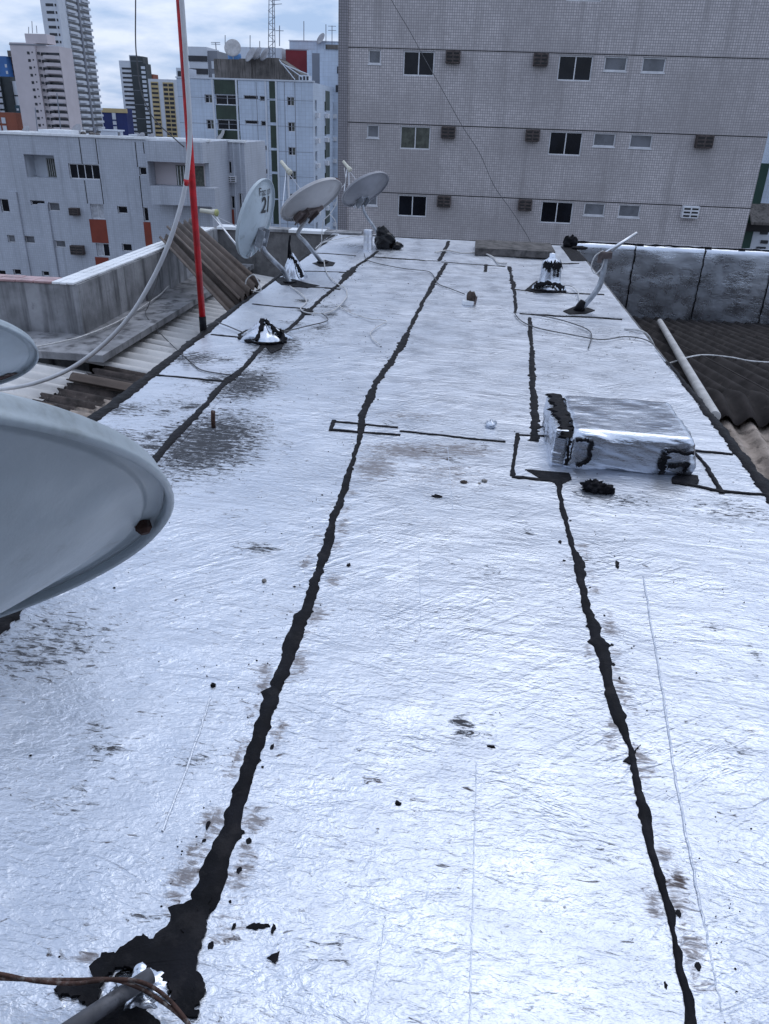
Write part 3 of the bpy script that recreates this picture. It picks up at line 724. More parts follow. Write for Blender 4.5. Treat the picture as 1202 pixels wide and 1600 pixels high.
NEARC, NEARN = (-.735, .551, 1.175), (-.39, .55, .738)
D1 = dish('satellite_dish', 'pale grey dish printed with the number 21, left of the other two', (-2.124, 7.848, .698), (-.947, .152, .284), .37, (-1.887, 8.329, 0.0),
     [(-1.941, 8.3, 0.123), (-2.012, 8.15, 0.249), (-2.104, 8.15, 0.341), (-2.121, 8.05, 0.467)], M_DISH, M_GALV, M_LNBY, .026)
D2 = dish('satellite_dish', 'tilted off-white dish with a large dark brown bracket, middle of the three', (-1.829, 9.228, .781), (-.532, .332, .779), .37, (-1.777, 9.692, -0.0),
     [(-1.839, 9.6, 0.102), (-1.934, 9.45, 0.267), (-2.025, 9.45, 0.372)], M_DISHW, M_BRACK, M_LNB, .024, bracket_scale=1.25)
D3 = dish('satellite_dish', 'grey tilted dish beside the black plastic bag, farthest of the three', (-1.5, 11.48, .746), (-.513, .414, .752), .345, (-1.23, 11.457, 0.0),
     [(-1.333, 11.5, 0.2), (-1.448, 11.5, 0.35), (-1.505, 11.5, 0.442)], M_DISHG, M_GALV, M_LNB, .02)
D4 = dish('satellite_dish', 'large blue-grey dish seen from behind, close by at the left edge', NEARC, NEARN, .448, (-1.15, .55, 0), [(-1.15, .54, .5), (-1.08, .5, .85)], M_DISH, M_GALV, M_LNB, .025, lip=.024, bracket_scale=.5)
D5 = dish('satellite_dish', 'smaller rust-rimmed dish above the large one at the left edge', (-1.902, 2.448, .828), (-.263, .528, .807), .375, (-2.02, 2.42, 0), [(-2.02, 2.41, .3), (-1.97, 2.39, .55)], M_DISH, M_GALV, M_LNB, .022, lip=.024)
# brown cover plate under the middle dish
c, n, u, r, d = D2[2:]
cp = MB(); q = [(-.15,-.10),(.17,-.02),(.10,-.24),(-.06,-.30),(-.15,-.24)]
cp.add([tuple(c + r*a + u*e - n*(d*.55+.02)) for a, e in q] + [tuple(c + r*a + u*e - n*(d*.55+.075)) for a, e in q],
       [tuple(range(5)), tuple(range(9,4,-1))] + [(i, 5+i, 5+(i+1) % 5, (i+1) % 5) for i in range(5)])
soft(make('cover_plate', cp, M_BRACK, D2[0]), .008)
# rusty patch of lip on the middle dish and bolt on the near one
def rim_piece(D, R_, a0, a1, name, lip, rr=.0195):
    c, n, u, r = D[2:6]; b = MB(); k = 14
    for i in range(k+1):
        a = a0+(a1-a0)*i/k; e = r*math.cos(a)+u*math.sin(a)
        for ra, z in ((R_+.004,.0045),(R_+rr,.001),(R_+rr,-lip)): b.v.append(tuple(c+e*ra+n*z))
    b.f = [(i*3+j, i*3+j+1, i*3+j+4, i*3+j+3) for i in range(k) for j in range(2)]
    return make(name, b, M_RUST, D[0])
rim_piece(D2, .37, .5, 1.3, 'rust_patch', .022)
c, n, u, r = D4[2:6]; a = -.12
p = c + (r*math.cos(a)+u*math.sin(a))*(.448-.001) - n*.014
make('rusted_bolt', MB().tube([p, p-n*.010, p-n*.016], [.010,.011,.006], 7), M_RUST, D4[0])
c, n, u, r, d = D5[2:]; b = MB(); R5 = .375
for i in range(17):
    a = -1.45+.75*i/16; e = r*math.cos(a)+u*math.sin(a); w = math.sin(math.pi*i/16)**.5*random.uniform(.75,1.)
    for ra, z in ((R5-.012-.035*w, d*((R5-.012-.035*w)/R5)**2-d-.008), (R5-.012, -.0225), (R5+.004, -.0165), (R5+.011, -.017)): b.v.append(tuple(c+e*ra+n*z))
b.f = [(i*4+j, i*4+j+1, i*4+j+5, i*4+j+4) for i in range(16) for j in range(3)]
make('rust_patch', b, M_RUST, D5[0])

# printing on the back of the left dish
def lettering(text, size, cx, cy, D, R_, shear=.12, bold=0., stretch=1.):
    c, n, u, r, d = D[2:]
    cu = bpy.data.curves.new('lettering', 'FONT'); cu.body = text; cu.size = size; cu.align_x = 'CENTER'; cu.align_y = 'CENTER'
    cu.shear = shear; cu.offset = bold; cu.resolution_u = 3
    ob = bpy.data.objects.new('lettering_source', cu); COL.objects.link(ob)
    me = ob.to_mesh(); b = MB()
    for v in me.vertices:
        x, y = v.co.x*stretch+cx, v.co.y+cy; q = (x*x+y*y)/R_**2
        b.v.append(tuple(c + r*x + u*y + n*(d*q-d-.0125)))
    b.f = [tuple(f.vertices) for f in me.polygons]
    ob.to_mesh_clear(); bpy.data.objects.remove(ob); bpy.data.curves.remove(cu)
    return make('lettering', b, M_BLACK, D[1])
lettering('Faz um', .095, .03, .275, D1, .37, .1, .0, 1.15)['label'] = 'small printed words Faz um'
lettering('21', .20, .01, .155, D1, .37, .15, .004, 1.1)['label'] = 'bold printed number 21'

# bare dish mast on the right
mr = empty('dish_mast', (1.133, 7.703, 0.0))
tag(mr, 'bare bent steel mast with a feed arm but no dish, near the right edge', 'mast')
MP = [(1.133, 7.703, 0.0), (1.219, 7.7, 0.122), (1.286, 7.7, 0.241), (1.306, 7.7, 0.38), (1.3, 7.7, 0.526)]
make('pole', MB().tube(spline(MP, 6), .027, 14), M_GALV, mr, True)
hd = Vector(MP[-1])
make('clamp', MB().obox(hd+Vector((0,0,.01)), (1,0,0), (0,1,0), (0,0,1), .055, .045, .03).obox(hd+Vector((-.05,-.02,-.02)), (1,0,0), (0,1,0), (0,0,1), .02, .02, .04), M_BRACK, mr)
tipA = Vector((1.592, 7.9, 0.721))
make('feed_arm', MB().tube([hd+Vector((0,0,.03)), tipA], .014, 8), M_ALU, mr, True)
tipB = Vector((1.497, 7.95, 0.629))
make('feed_arm', MB().tube([hd+Vector((.02,.02,.02)), tipB], .012, 8), M_GALV, mr, True)
make('cable', MB().tube(spline([hd+Vector((-.03,-.03,.05)), hd+Vector((-.1,-.04,.0)), hd+Vector((-.12,-.04,-.1)), hd+Vector((-.07,-.04,-.16)), hd+Vector((-.02,-.03,-.1)), hd+Vector((-.01,-.03,-.02))], 6), .006, 6), M_WIRE, mr, True)
make('tar_collar', MB().tube([Vector(MP[0]), Vector(MP[0])+Vector((.01,0,.05)), Vector(MP[0])+Vector((.03,0,.10))], [.06,.045,.032], 10), M_TAR, mr, True)

# ------------------------------------------------------------------ poles and conduit on the left
rp = empty('red_pole', (-2.138, 6.152, 0))
tag(rp, 'tall thin red painted pole standing at the left edge of the foil roof', 'pole')
make('shaft', MB().tube([(-2.138,6.152,.10), (-2.137,6.152,1.), (-2.125,6.152,2.4), (-2.12,6.152,4.2)], .026, 14), M_RED, rp, True)
make('foot', MB().tube([(-2.138,6.152,-.05), (-2.138,6.152,.11)], .029, 14), M_TAR, rp, True)
wc = [(-2.09,6.09,4.1), (-2.095,6.09,3.0)] + [(-2.087, 6.08, 2.291), (-2.089, 6.08, 1.911), (-2.097, 6.08, 1.504), (-2.132, 6.08, 1.267), (-2.173, 6.08, 1.089), (-2.241, 6.08, 0.903), (-2.352, 6.08, 0.662), (-2.506, 6.08, 0.399), (-2.725, 6.08, 0.1), (-3.005, 6.08, -0.169), (-3.322, 6.08, -0.389), (-3.637, 6.08, -0.529), (-3.934, 6.08, -0.607), (-4.376, 6.08, -0.666)]
cw = empty('conduit', (-3.5, 6.08, -.5))
tag(cw, 'off-white conduit hanging from the red pole and sweeping down to the left', 'conduit')
make('tube', MB().tube(spline(wc, 6), .018, 12), M_CONDUIT, cw, True)
wq = Vector((-2.159, 6.08, 1.134))
make('tape_band', MB().tube([wq+Vector((.004,0,.022)), wq+Vector((-.004,0,-.022))], .0188, 12), M_RED, cw, True)

def cable(label, pts, r=.005, mat_=None, sm=6, group=None):
    o = make('cable', MB().tube(spline(pts, sm), r, 6), mat_ or M_WIRE, None, True)
    return tag(o, label, 'cable', group)
def flat(pts, lift=.012): return [(x, y, float(zf(x, y))+lift+.006) for x, y in pts]
cable('thin dark cable dropping from the sky to the white conduit on the left', [(-2.356, 6.06, 2.71), (-2.407, 6.06, 2.283), (-2.435, 6.06, 2.057), (-2.441, 6.06, 1.932), (-2.435, 6.06, 1.741), (-2.384, 6.06, 1.6), (-2.316, 6.06, 1.514), (-2.226, 6.06, 1.441), (-2.145, 6.06, 1.376)], .0045, M_WIREG)
cable('thin dark cable slanting across the big tiled facade', [(-1.483, 11.9, 3.417), (-1.244, 11.9, 3.007), (-0.992, 11.9, 2.67), (-0.77, 11.9, 2.353), (-0.523, 11.9, 2.013), (-0.21, 11.9, 1.571), (0.069, 11.9, 1.227), (0.305, 11.9, 0.822), (0.594, 11.9, 0.492), (0.874, 11.9, 0.137), (0.925, 11.9, 0.023)], .0048, M_WIREG)
cable('white cable looping between the middle and far dishes', [(-1.654, 10.6, 1.043), (-1.636, 10.6, 0.87), (-1.736, 10.6, 0.751), (-1.753, 10.6, 0.611), (-1.838, 10.6, 0.482), (-1.924, 10.6, 0.39), (-1.95, 10.6, 0.229), (-1.96, 10.6, 0.09), (-2.039, 10.6, 0.004)], .006)
cable('short white cable hanging behind the middle dish', [(-1.907, 11.0, 0.431), (-1.836, 11.0, 0.352), (-1.818, 11.0, 0.228), (-1.826, 11.0, 0.16), (-1.943, 11.0, 0.096), (-2.052, 11.0, 0.049)], .006)
cable('white cable from the foot of the middle dish to the tar seam', flat([(-1.796, 9.885), (-1.637, 9.132), (-1.504, 8.671), (-1.361, 8.331), (-1.238, 8.08), (-1.164, 7.64), (-1.184, 7.108), (-1.257, 6.875)]), .006)
cable('white cable curling from the number 21 dish foot', flat([(-1.827, 8.056), (-1.637, 7.703), (-1.51, 7.366), (-1.501, 7.054), (-1.408, 6.89), (-1.262, 6.9)]), .006)
cable('grey cable crossing the white foil mound to the red pole', flat([(-2.121, 6.134), (-2.098, 6.322), (-1.983, 6.257), (-1.703, 5.997), (-1.553, 6.033), (-1.441, 6.144), (-1.305, 6.377), (-1.171, 6.621), (-1.269, 6.873)], .02), .005, M_WIREG)
cable('pale cable trailing over the middle foil strip', flat([(-1.209, 7.327), (-1.046, 7.035), (-0.938, 6.904), (-0.806, 6.785), (-0.714, 6.783), (-0.662, 6.722), (-0.72, 6.542), (-0.752, 6.308), (-0.706, 6.107), (-0.642, 5.961)]), .005)
cable('dark thin cable from the steel can to the brown rock', flat([(-1.364, 10.505), (-1.235, 9.962), (-0.922, 9.621), (-0.674, 9.467), (-0.447, 9.402), (-0.35, 9.007), (-0.289, 8.634), (-0.148, 8.382), (0.007, 8.149)]), .005, M_WIREG)
cable('dark cable curling on the right foil strip', flat([(0.68, 7.338), (0.873, 7.228), (1.042, 7.018), (1.113, 6.822), (1.106, 6.596), (1.032, 6.228)]), .005, M_WIREG)
cable('grey cable running to the right roof edge', flat([(0.489, 7.344), (0.54, 7.043), (0.668, 6.808), (0.948, 6.625), (1.182, 6.528), (1.39, 6.663), (1.534, 6.632), (1.594, 6.477)]), .005, M_WIREG)
cable('tan hose lying in front of the concrete slab', flat([(-0.435, 10.867), (-0.268, 11.098), (-0.07, 10.929), (0.192, 11.015), (0.344, 10.673), (0.402, 10.274), (0.516, 10.259)], .018), .011, M_PVC)
cable('short white cable beside the tarred foil stump', flat([(0.936, 8.682), (1.094, 8.873), (1.187, 8.825), (1.21, 8.476), (1.176, 8.075)], .02), .006)
cable('white cable stretched over the concrete ledge on the left', [(-4.014, 10.876, -0.4), (-4.004, 10.214, -0.5), (-3.895, 9.513, -0.5), (-3.83, 8.28, -0.5), (-3.908, 7.556, -0.5), (-4.007, 7.295, -0.5), (-4.172, 7.031, -0.5)], .008)
cable('thin dark cable from the ledge over the ribbed roof onto the foil', [(-2.99, 7.6, 0.383), (-3.088, 7.6, 0.082), (-3.717, 8.821, -0.45), (-3.66, 8.583, -0.5), (-3.372, 8.257, -0.62), (-3.149, 7.984, -0.66)] + flat([(-2.04, 5.363), (-1.926, 5.201), (-1.782, 5.024), (-1.606, 4.955), (-1.546, 4.952)], .006), .005, M_WIREG)
cable('pale cable coiled on the lower end of the leaning sheet', [(-2.183, 7.75, 0.026), (-2.213, 7.75, 0.081), (-2.184, 7.75, 0.14), (-2.116, 7.75, 0.168), (-2.043, 7.7, 0.042), (-2.084, 7.7, 0.015), (-2.149, 7.7, 0.024), (-2.218, 7.7, -0.03), (-2.235, 7.7, -0.083), (-2.196, 7.7, -0.119)], .006)
cable('white cables along the far roof edge by the dishes', flat([(-2.044, 10.623), (-2.05, 11.238), (-1.894, 11.695), (-1.734, 12.037), (-1.613, 12.155), (-1.403, 12.381)], .02), .007)

# ------------------------------------------------------------------ lumps and small things
def blob(b, c, rad, amp, freq, seed, nu=28, nv=18, flatz=None, sq=1.):
    c = Vector(c); vv = []
    for j in range(nv+1):
        th = math.pi*j/nv
        for i in range(nu):
            ph = 2*math.pi*i/nu
            e = Vector((math.sin(th)*math.cos(ph), math.sin(th)*math.sin(ph), math.cos(th)))
            e2 = Vector([math.copysign(abs(t)**sq, t) for t in e])
            k = 1 + amp*(float(vnoise(e.x*freq+seed, e.y*freq+e.z*freq*.7+seed*.3, 1.)) + .6*float(vnoise(e.y*freq*2+seed, e.z*freq*2+e.x*freq, 1.)))
            p = Vector((e2.x*rad[0]*k, e2.y*rad[1]*k, e2.z*rad[2]*k)) + c
            if flatz is not None: p.z = max(p.z, flatz)
            vv.append(p)
    return b.add(vv, [(j*nu+i, (j+1)*nu+i, (j+1)*nu+(i+1) % nu, j*nu+(i+1) % nu) for j in range(nv) for i in range(nu)])

def ribbon(b, pts, w, nrm, th=.004, rag=.25):
    """a thin ragged strip of tar following points on a surface"""
    nrm = Vector(nrm).normalized(); P_ = spline(pts, 8); n = len(P_); o = len(b.v)
    for i, p in enumerate(P_):
        t = (P_[min(i+1, n-1)]-P_[max(i-1, 0)]).normalized(); s = t.cross(nrm).normalized()
        a, e = w*.5*(1+random.gauss(0, rag)), w*.5*(1+random.gauss(0, rag))
        b.v += [tuple(p - s*a - nrm*.004), tuple(p - s*a*.8 + nrm*th), tuple(p + s*e*.8 + nrm*th), tuple(p + s*e - nrm*.004)]
    b.f += [(o+i*4+k, o+i*4+k+1, o+i*4+k+5, o+i*4+k+4) for i in range(n-1) for k in range(3)]
    return b

# the foil-wrapped box
bx = empty('wrapped_box', (.9, 4.1, 0))
tag(bx, 'low crumpled box wrapped in shiny foil with tar smears at its corners', 'box')
def wrapped(b, x0, x1, y0, y1, z0, z1, rd, amp, n=34):
    cx, cy, cz = (x0+x1)/2, (y0+y1)/2, (z0+z1)/2; hx, hy, hz = (x1-x0)/2, (y1-y0)/2, (z1-z0)/2
    idx = {}
    def vert(p):
        key = tuple(round(t, 5) for t in p)
        if key not in idx:
            q = [max(-h+rd, min(h-rd, t)) for t, h in zip(p, (hx, hy, hz))]
            dlt = Vector(p)-Vector(q); e = dlt.normalized() if dlt.length > 1e-6 else Vector((0,0,1))
            P_ = Vector(q)+e*rd; X, Y, Z = P_.x+cx, P_.y+cy, P_.z+cz
            tp = .22 if e.z > .7 else 1.
            w = amp*tp*(float(vnoise(X*.9+Z*1.1, Y*1.3-Z*1.6, 8.))*1.2 + float(vnoise(X*.7+Z*2.4, Y*1.2+Z*1.4, 21.))*.6 + float(vnoise(X*.8+Z*1.8, Y*1.7+Z, 50.))*.16)
            taper = 1-.05*(P_.z/hz)
            idx[key] = len(b.v); b.v.append((cx+P_.x*taper+e.x*w, cy+P_.y*taper+e.y*w, max(z0, Z+e.z*w)))
        return idx[key]
    for ax in range(3):
        for sgn in (-1, 1):
            h = (hx, hy, hz); a, c_ = (ax+1) % 3, (ax+2) % 3
            na, nc = max(4, int(n*h[a]/hx)), max(4, int(n*h[c_]/hx))
            def pt(i, j):
                p = [0, 0, 0]; p[ax] = sgn*h[ax]; p[a] = -h[a]+2*h[a]*i/na; p[c_] = -h[c_]+2*h[c_]*j/nc; return p
            for i in range(na):
                for j in range(nc):
                    f = [vert(pt(i,j)), vert(pt(i+1,j)), vert(pt(i+1,j+1)), vert(pt(i,j+1))]
                    b.f.append(tuple(f if sgn > 0 else f[::-1]))
    return b
make('foil_wrap', wrapped(MB(), .60, 1.26, 3.76, 4.42, -.01, .205, .045, .02, 60), M_FOILB, bx, True)
make('foil_flange', wrapped(MB(), .525, .61, 3.80, 4.40, -.01, .19, .014, .012, 20), M_FOILB, bx, True)
for pts_, w_, nn_, th_ in (
    ([(.572,4.40,.197),(.582,4.2,.198),(.588,4.0,.197),(.598,3.86,.192),(.61,3.785,.16)], .072, (0,-.15,1), .006),
    ([(.63,3.75,.165),(.68,3.748,.172),(.715,3.748,.155),(.705,3.745,.12),(.715,3.745,.08),(.69,3.745,.045),(.65,3.745,.03)], .024, (0,-1,.1), .012),
    ([(.60,3.76,.02),(.605,3.765,.07),(.60,3.775,.11),(.615,3.77,.155)], .022, (0,-1,.1), .012),
    ([(1.09,3.742,.015),(1.085,3.742,.06),(1.095,3.742,.12)], .045, (0,-1,.1), .012),
    ([(1.09,3.742,.14),(1.14,3.742,.148),(1.18,3.742,.138),(1.225,3.745,.142)], .024, (0,-1,.1), .012),
    ([(1.11,3.742,.06),(1.16,3.742,.066),(1.215,3.745,.08)], .024, (0,-1,.1), .012),
    ([(1.215,3.745,.09),(1.205,3.745,.05),(1.195,3.745,.035)], .02, (0,-1,.1), .012)):
    make('tar_smear', ribbon(MB(), pts_, w_*(.95 if w_ > .05 else .72), nn_, th_, .45), M_TAR, bx)
# small foil patch next to it
patch([(-0.697, 4.194), (-0.33, 4.169), (-0.314, 4.079), (-0.695, 4.088)], .001, lift=.004, name='foil_patch', mat_=M_FOIL)

# foil mounds
def mound(name, label, c, rx, ry, h, seed, tarry=(), knob=0.):
    root = empty(name, c); tag(root, label, 'foil mound'); b = MB(); nu, nv = 40, 14; cx, cy, cz = c
    for j in range(nv+1):
        t = j/nv
        for i in range(nu):
            ph = 2*math.pi*i/nu; rr2 = (1-t)**.8 if t < 1 else 0
            w = 1 + .5*float(vnoise(math.cos(ph)*2.4+seed, math.sin(ph)*2.4+t*3, 1.)) + .35*float(vnoise(math.cos(ph)*6+seed, math.sin(ph)*6+t*2, 1.))
            b.v.append((cx+rx*rr2*w*math.cos(ph), cy+ry*rr2*w*math.sin(ph), cz+h*t*(1+.25*float(vnoise(ph*2, t*4+seed, 1.)))))
    b.f = [(j*nu+i, j*nu+(i+1) % nu, (j+1)*nu+(i+1) % nu, (j+1)*nu+i) for j in range(nv) for i in range(nu)]
    make('foil_wrap', b, M_FOILB, root, True)
    if tarry:
        for pts, w, nn in tarry: make('tar_smear', ribbon(MB(), [Vector(c)+Vector(p) for p in pts], w*.62, nn, .014, .45), M_TAR, root)
    return root
mound('foil_mound', 'crumpled foil mound with black tar ribs near the red pole', (-1.573, 5.966, 0.0), .2, .17, .16, 3.3,
      [([(.0,-.02,.165),(.0,-.09,.10),(-.03,-.17,.02)], .05, (0,-.7,.7)), ([(.02,-.02,.16),(.1,-.04,.09),(.19,-.02,.01)], .045, (.5,-.6,.7)), ([(-.2,-.06,.01),(-.05,-.17,.01),(.1,-.17,.01),(.2,-.08,.01)], .03, (0,-.3,1)), ([(.17,-.12,.01),(.17,-.05,.06),(.13,.0,.09)], .04, (.6,-.6,.5))])
m2 = mound('foil_mound', 'foil-wrapped cone with a black rod beside the number 21 dish', (-1.918, 8.63, 0.0), .13, .13, .26, 8.1,
      [([(.06,-.08,.16),(.10,-.07,.08),(.12,-.06,.02)], .06, (.7,-.6,.4)), ([(-.03,-.03,.25),(.03,-.05,.20),(.08,-.06,.13)], .04, (.3,-.7,.6))])
c0 = Vector((-1.918, 8.63, 0.0))
make('rod', MB().tube([c0+Vector((-.03,0,.2)), c0+Vector((-.035,0,.36)), c0+Vector((-.02,0,.45))], [.03,.012,.012], 8), M_TAR, m2, True)
ch = empty('foil_stump', (0.921, 8.751, 0.0))
tag(ch, 'tarred foil-wrapped stump standing on the right foil strip', 'stump')
c0 = Vector((0.921, 8.751, 0.0))
b = MB(); nu = 32; prof = [(.19,.0),(.17,.03),(.13,.06),(.105,.10),(.10,.18),(.095,.26),(.085,.30),(.05,.32),(.03,.34),(.03,.38),(.0,.385)]
for k, (pr, pz) in enumerate(prof):
    for i in range(nu):
        a = 2*math.pi*i/nu; w = 1+.35*float(vnoise(math.cos(a)*3+5, math.sin(a)*3+pz*9, 1.))
        b.v.append(tuple(c0+Vector((pr*w*math.cos(a)*1.02, pr*w*math.sin(a)*.9, pz))))
b.f = [(j*nu+i, j*nu+(i+1) % nu, (j+1)*nu+(i+1) % nu, (j+1)*nu+i) for j in range(len(prof)-1) for i in range(nu)]
make('foil_wrap', b, M_FOILB, ch, True)
for pts_, w_, nn_ in (
    ([(-.10,-.10,.285),(-.05,-.112,.27),(.0,-.115,.285),(.05,-.112,.265),(.10,-.10,.28)], .075, (0,-1,.15)),
    ([(-.05,-.112,.25),(-.03,-.115,.22),(-.035,-.115,.20)], .035, (0,-1,.15)),
    ([(.06,-.11,.25),(.07,-.11,.2),(.065,-.112,.15)], .03, (0,-1,.15)),
    ([(-.17,-.09,.03),(-.11,-.13,.07),(-.02,-.14,.085),(.08,-.13,.07),(.16,-.1,.04)], .05, (0,-.8,.6)),
    ([(-.2,-.13,.005),(-.08,-.17,.01),(.06,-.18,.008),(.18,-.13,.005)], .04, (0,-.2,1))):
    make('tar_smear', ribbon(MB(), [c0+Vector(p) for p in pts_], w_, nn_, .014, .4), M_TAR, ch)

# steel can, black bag
cn = empty('steel_can', (-1.372, 10.968, 0.0)); tag(cn, 'upright shiny steel can standing beside the black plastic bag', 'can')
c0 = Vector((-1.372, 10.968, 0.0)); b = MB(); prof = [(.062,.0),(.064,.004),(.062,.010),(.061,.085),(.0625,.09),(.061,.095),(.061,.165),(.0625,.17),(.061,.175),(.061,.252),(.0645,.256),(.063,.262),(.058,.258),(.057,.05)]
b.v = [tuple(c0+Vector((r_*math.cos(2*math.pi*i/32), r_*math.sin(2*math.pi*i/32), z))) for r_, z in prof for i in range(32)]
b.f = [(j*32+i, j*32+(i+1) % 32, (j+1)*32+(i+1) % 32, (j+1)*32+i) for j in range(len(prof)-1) for i in range(32)] + [tuple((len(prof)-1)*32+i for i in range(32))]
make('can_wall', b, M_ALU, cn, True)
b = MB(); c0 = Vector((-1.135, 11.171, 0.0))
blob(b, c0+Vector((-.02,0,.09)), (.15,.13,.13), .34, 2.3, 4.2, 44, 28, 0.003)
blob(b, c0+Vector((-.06,.0,.19)), (.09,.08,.10), .34, 2.5, 9.7, 40, 24, 0.003)
blob(b, c0+Vector((.15,-.04,.045)), (.085,.07,.05), .3, 2.5, 2.9, 34, 20, 0.003)
tag(make('plastic_bag', b, M_BAG, None, True), 'crumpled black plastic bag at the foot of the farthest dish', 'bag')

# concrete slab at the far end
A = [(0.105, 10.816, 0.0), (1.2, 11.002, 0.0)]
y0 = (A[0][1]+A[1][1])/2
b = MB(); x0, x1, zt = A[0][0], A[1][0]-.02, .10; nx, ny = 24, 12
top = [(x0+(x1-x0)*i/nx, y0+.85*j/ny, zt+.012*float(vnoise(i*.31, j*.5, 1.))+.004*random.random()) for j in range(ny+1) for i in range(nx+1)]
low = [(x, y, .012) for x, y, z in top]; N = len(top); b.v = top+low; I = lambda j, i: j*(nx+1)+i
b.f = [(I(j,i), I(j,i+1), I(j+1,i+1), I(j+1,i)) for j in range(ny) for i in range(nx)]
rim = [I(0,i) for i in range(nx+1)]+[I(j,nx) for j in range(1,ny+1)]+[I(ny,i) for i in range(nx-1,-1,-1)]+[I(j,0) for j in range(ny-1,0,-1)]
b.f += [(rim[(k+1) % len(rim)], rim[k], rim[k]+N, rim[(k+1) % len(rim)]+N) for k in range(len(rim))]
tag(make('concrete_slab', b, M_SLABC), 'dark weathered concrete slab lying at the far end of the foil roof', 'slab')
b = MB(); blob(b, Vector((1.516, 12.205, 0.0))+Vector((0,0,.06)), (.09,.07,.1), .8, 3.5, 6.6, 26, 16, .004); blob(b, Vector((1.613, 11.975, 0.0))+Vector((.02,0,.02)), (.11,.05,.03), .6, 3.5, 1.6, 20, 10, .004)
tag(make('tar_clump', b, M_TAR, None, True), 'black tar clump at the far right corner of the foil roof', 'tar clump')

# rock on a white block
rk = empty('brown_rock', (0.064, 7.69, 0.0)); tag(rk, 'brown round rock on a small white block, centre of the far foil', 'rock')
c0 = Vector((0.064, 7.69, 0.0)); b = MB(); blob(b, c0+Vector((.01,.02,.075)), (.05,.05,.055), .5, 3., 3.7, 20, 12); make('stone', b, M_CLAY, rk, True)
b = MB().obox(c0+Vector((-.02,0,.025)), (.95,.3,0), (-.3,.95,0), (0,0,1), .05, .035, .024); soft(make('white_block', b, M_TILEW, rk), .008)
b = MB().tube([c0+Vector((.05,-.01,.01)), c0+Vector((.06,0,.09))], .012, 6); make('metal_tab', b, M_BRACK, rk)
b = MB(); c0 = Vector((0.727, 3.498, 0.0)); blob(b, c0+Vector((-.02,0,.022)), (.052,.035,.034), .9, 4.5, 5.1, 34, 20, .006); blob(b, c0+Vector((.035,-.005,.018)), (.045,.032,.026), .9, 4.5, 7.7, 30, 18, .006)
tag(make('tar_clump', b, M_TAR, None, True), 'crumpled black tar clump in front of the foil-wrapped box', 'tar clump')

def crumb(name, label, px, rad, mat_, seed):
    b = MB(); x, y, _ = px; blob(b, (x, y, float(zf(x, y))+rad[2]*.6), rad, .8, 3.5, seed, 12, 8)
    return tag(make(name, b, mat_, None, True), label, 'debris', 'debris scattered on the foil')
crumb('pebble', 'small grey pebble left of the central tar seam', (-0.682, 2.44, 0.0), (.009,.009,.006), M_STONE, 1.1)
crumb('tar_flake', 'black tar flake lying left of the wrapped box', (-0.053, 3.296, 0.0), (.024,.014,.008), M_TAR, 2.2)
crumb('tar_flake', 'dark brown flake next to the pale pebbles', (0.073, 3.488, 0.0), (.021,.013,.008), M_CLAY, 3.2)
crumb('pebble', 'larger pale pebble of the pair between seam and box', (0.175, 3.514, 0.0), (.015,.014,.009), M_STONE, 4.2)
crumb('pebble', 'tiny pale pebble of the pair between seam and box', (0.149, 3.486, 0.0), (.008,.008,.005), M_STONE, 5.2)
crumb('tar_flake', 'round black tar crumb in the left foreground strip', (-0.689, 1.817, -0.0), (.008,.007,.006), M_TAR, 6.2)
crumb('tar_flake', 'black tar crumb in the centre of the foreground strip', (-0.069, 1.434, 0.0), (.008,.008,.006), M_TAR, 7.2)
crumb('tar_flake', 'dark flake near the right foreground seam', (0.18, 1.679, 0.0), (.012,.006,.005), M_TAR, 8.2)
crumb('tar_flake', 'small dark flake beside the middle of the central seam', (-0.377, 2.605, 0.0), (.008,.012,.006), M_TAR, 9.2)
crumb('foil_scrap', 'crumpled scrap of foil left of the wrapped box', (0.219, 4.307, 0.0), (.03,.035,.026), M_FOILB, 1.7)
b = MB().tube([(-1.37, 3.989, 0.0), (-1.37, 3.989, 0.05), (-1.366, 3.989, 0.1)], .013, 8)
tag(make('rusty_stub', b, M_RUST, None, True), 'short rusty pipe stub in the dark stain of the left strip', 'pipe')

# ------------------------------------------------------------------ pipe foot and rusty rod, lower left
pf = empty('steel_pipe', (-0.55, 0.908, 0.0))
tag(pf, 'galvanised pipe stub lying in the tar daub at the lower left', 'pipe')
a_, b_ = Vector((-0.528, 0.9, 0.03)), Vector((-0.666, 0.721, 0.07))
make('tube', MB().tube([a_, a_.lerp(b_,.5), b_], .0165, 14), M_PIPEF, pf, True)
make('foil_collar', blob(MB(), (-0.542, 0.889, 0.0), (.06,.05,.013), .6, 4., 2.1, 36, 14, .0), M_FOILB, pf, True)
rd = empty('rusty_rod', (-0.609, 0.9, 0.0))
tag(rd, 'twisted rusty iron rods crossing over the pipe at the lower left', 'rod')
for k, dz in ((0, 0), (1, .006)):
    pts = [(-0.881, 0.827, 0.07), (-0.806, 0.834, 0.07), (-0.73, 0.841, 0.07), (-0.658, 0.853, 0.065), (-0.591, 0.864, 0.062), (-0.535, 0.857, 0.06), (-0.486, 0.844, 0.05), (-0.434, 0.823, 0.04), (-0.379, 0.789, 0.03)]
    pts = [Vector(p)+Vector((0, .011*k*math.cos(i*1.1), dz)) for i, p in enumerate(pts)]
    make('strand', MB().tube(spline(pts, 6), .0042, 8), M_RUST, rd, True)

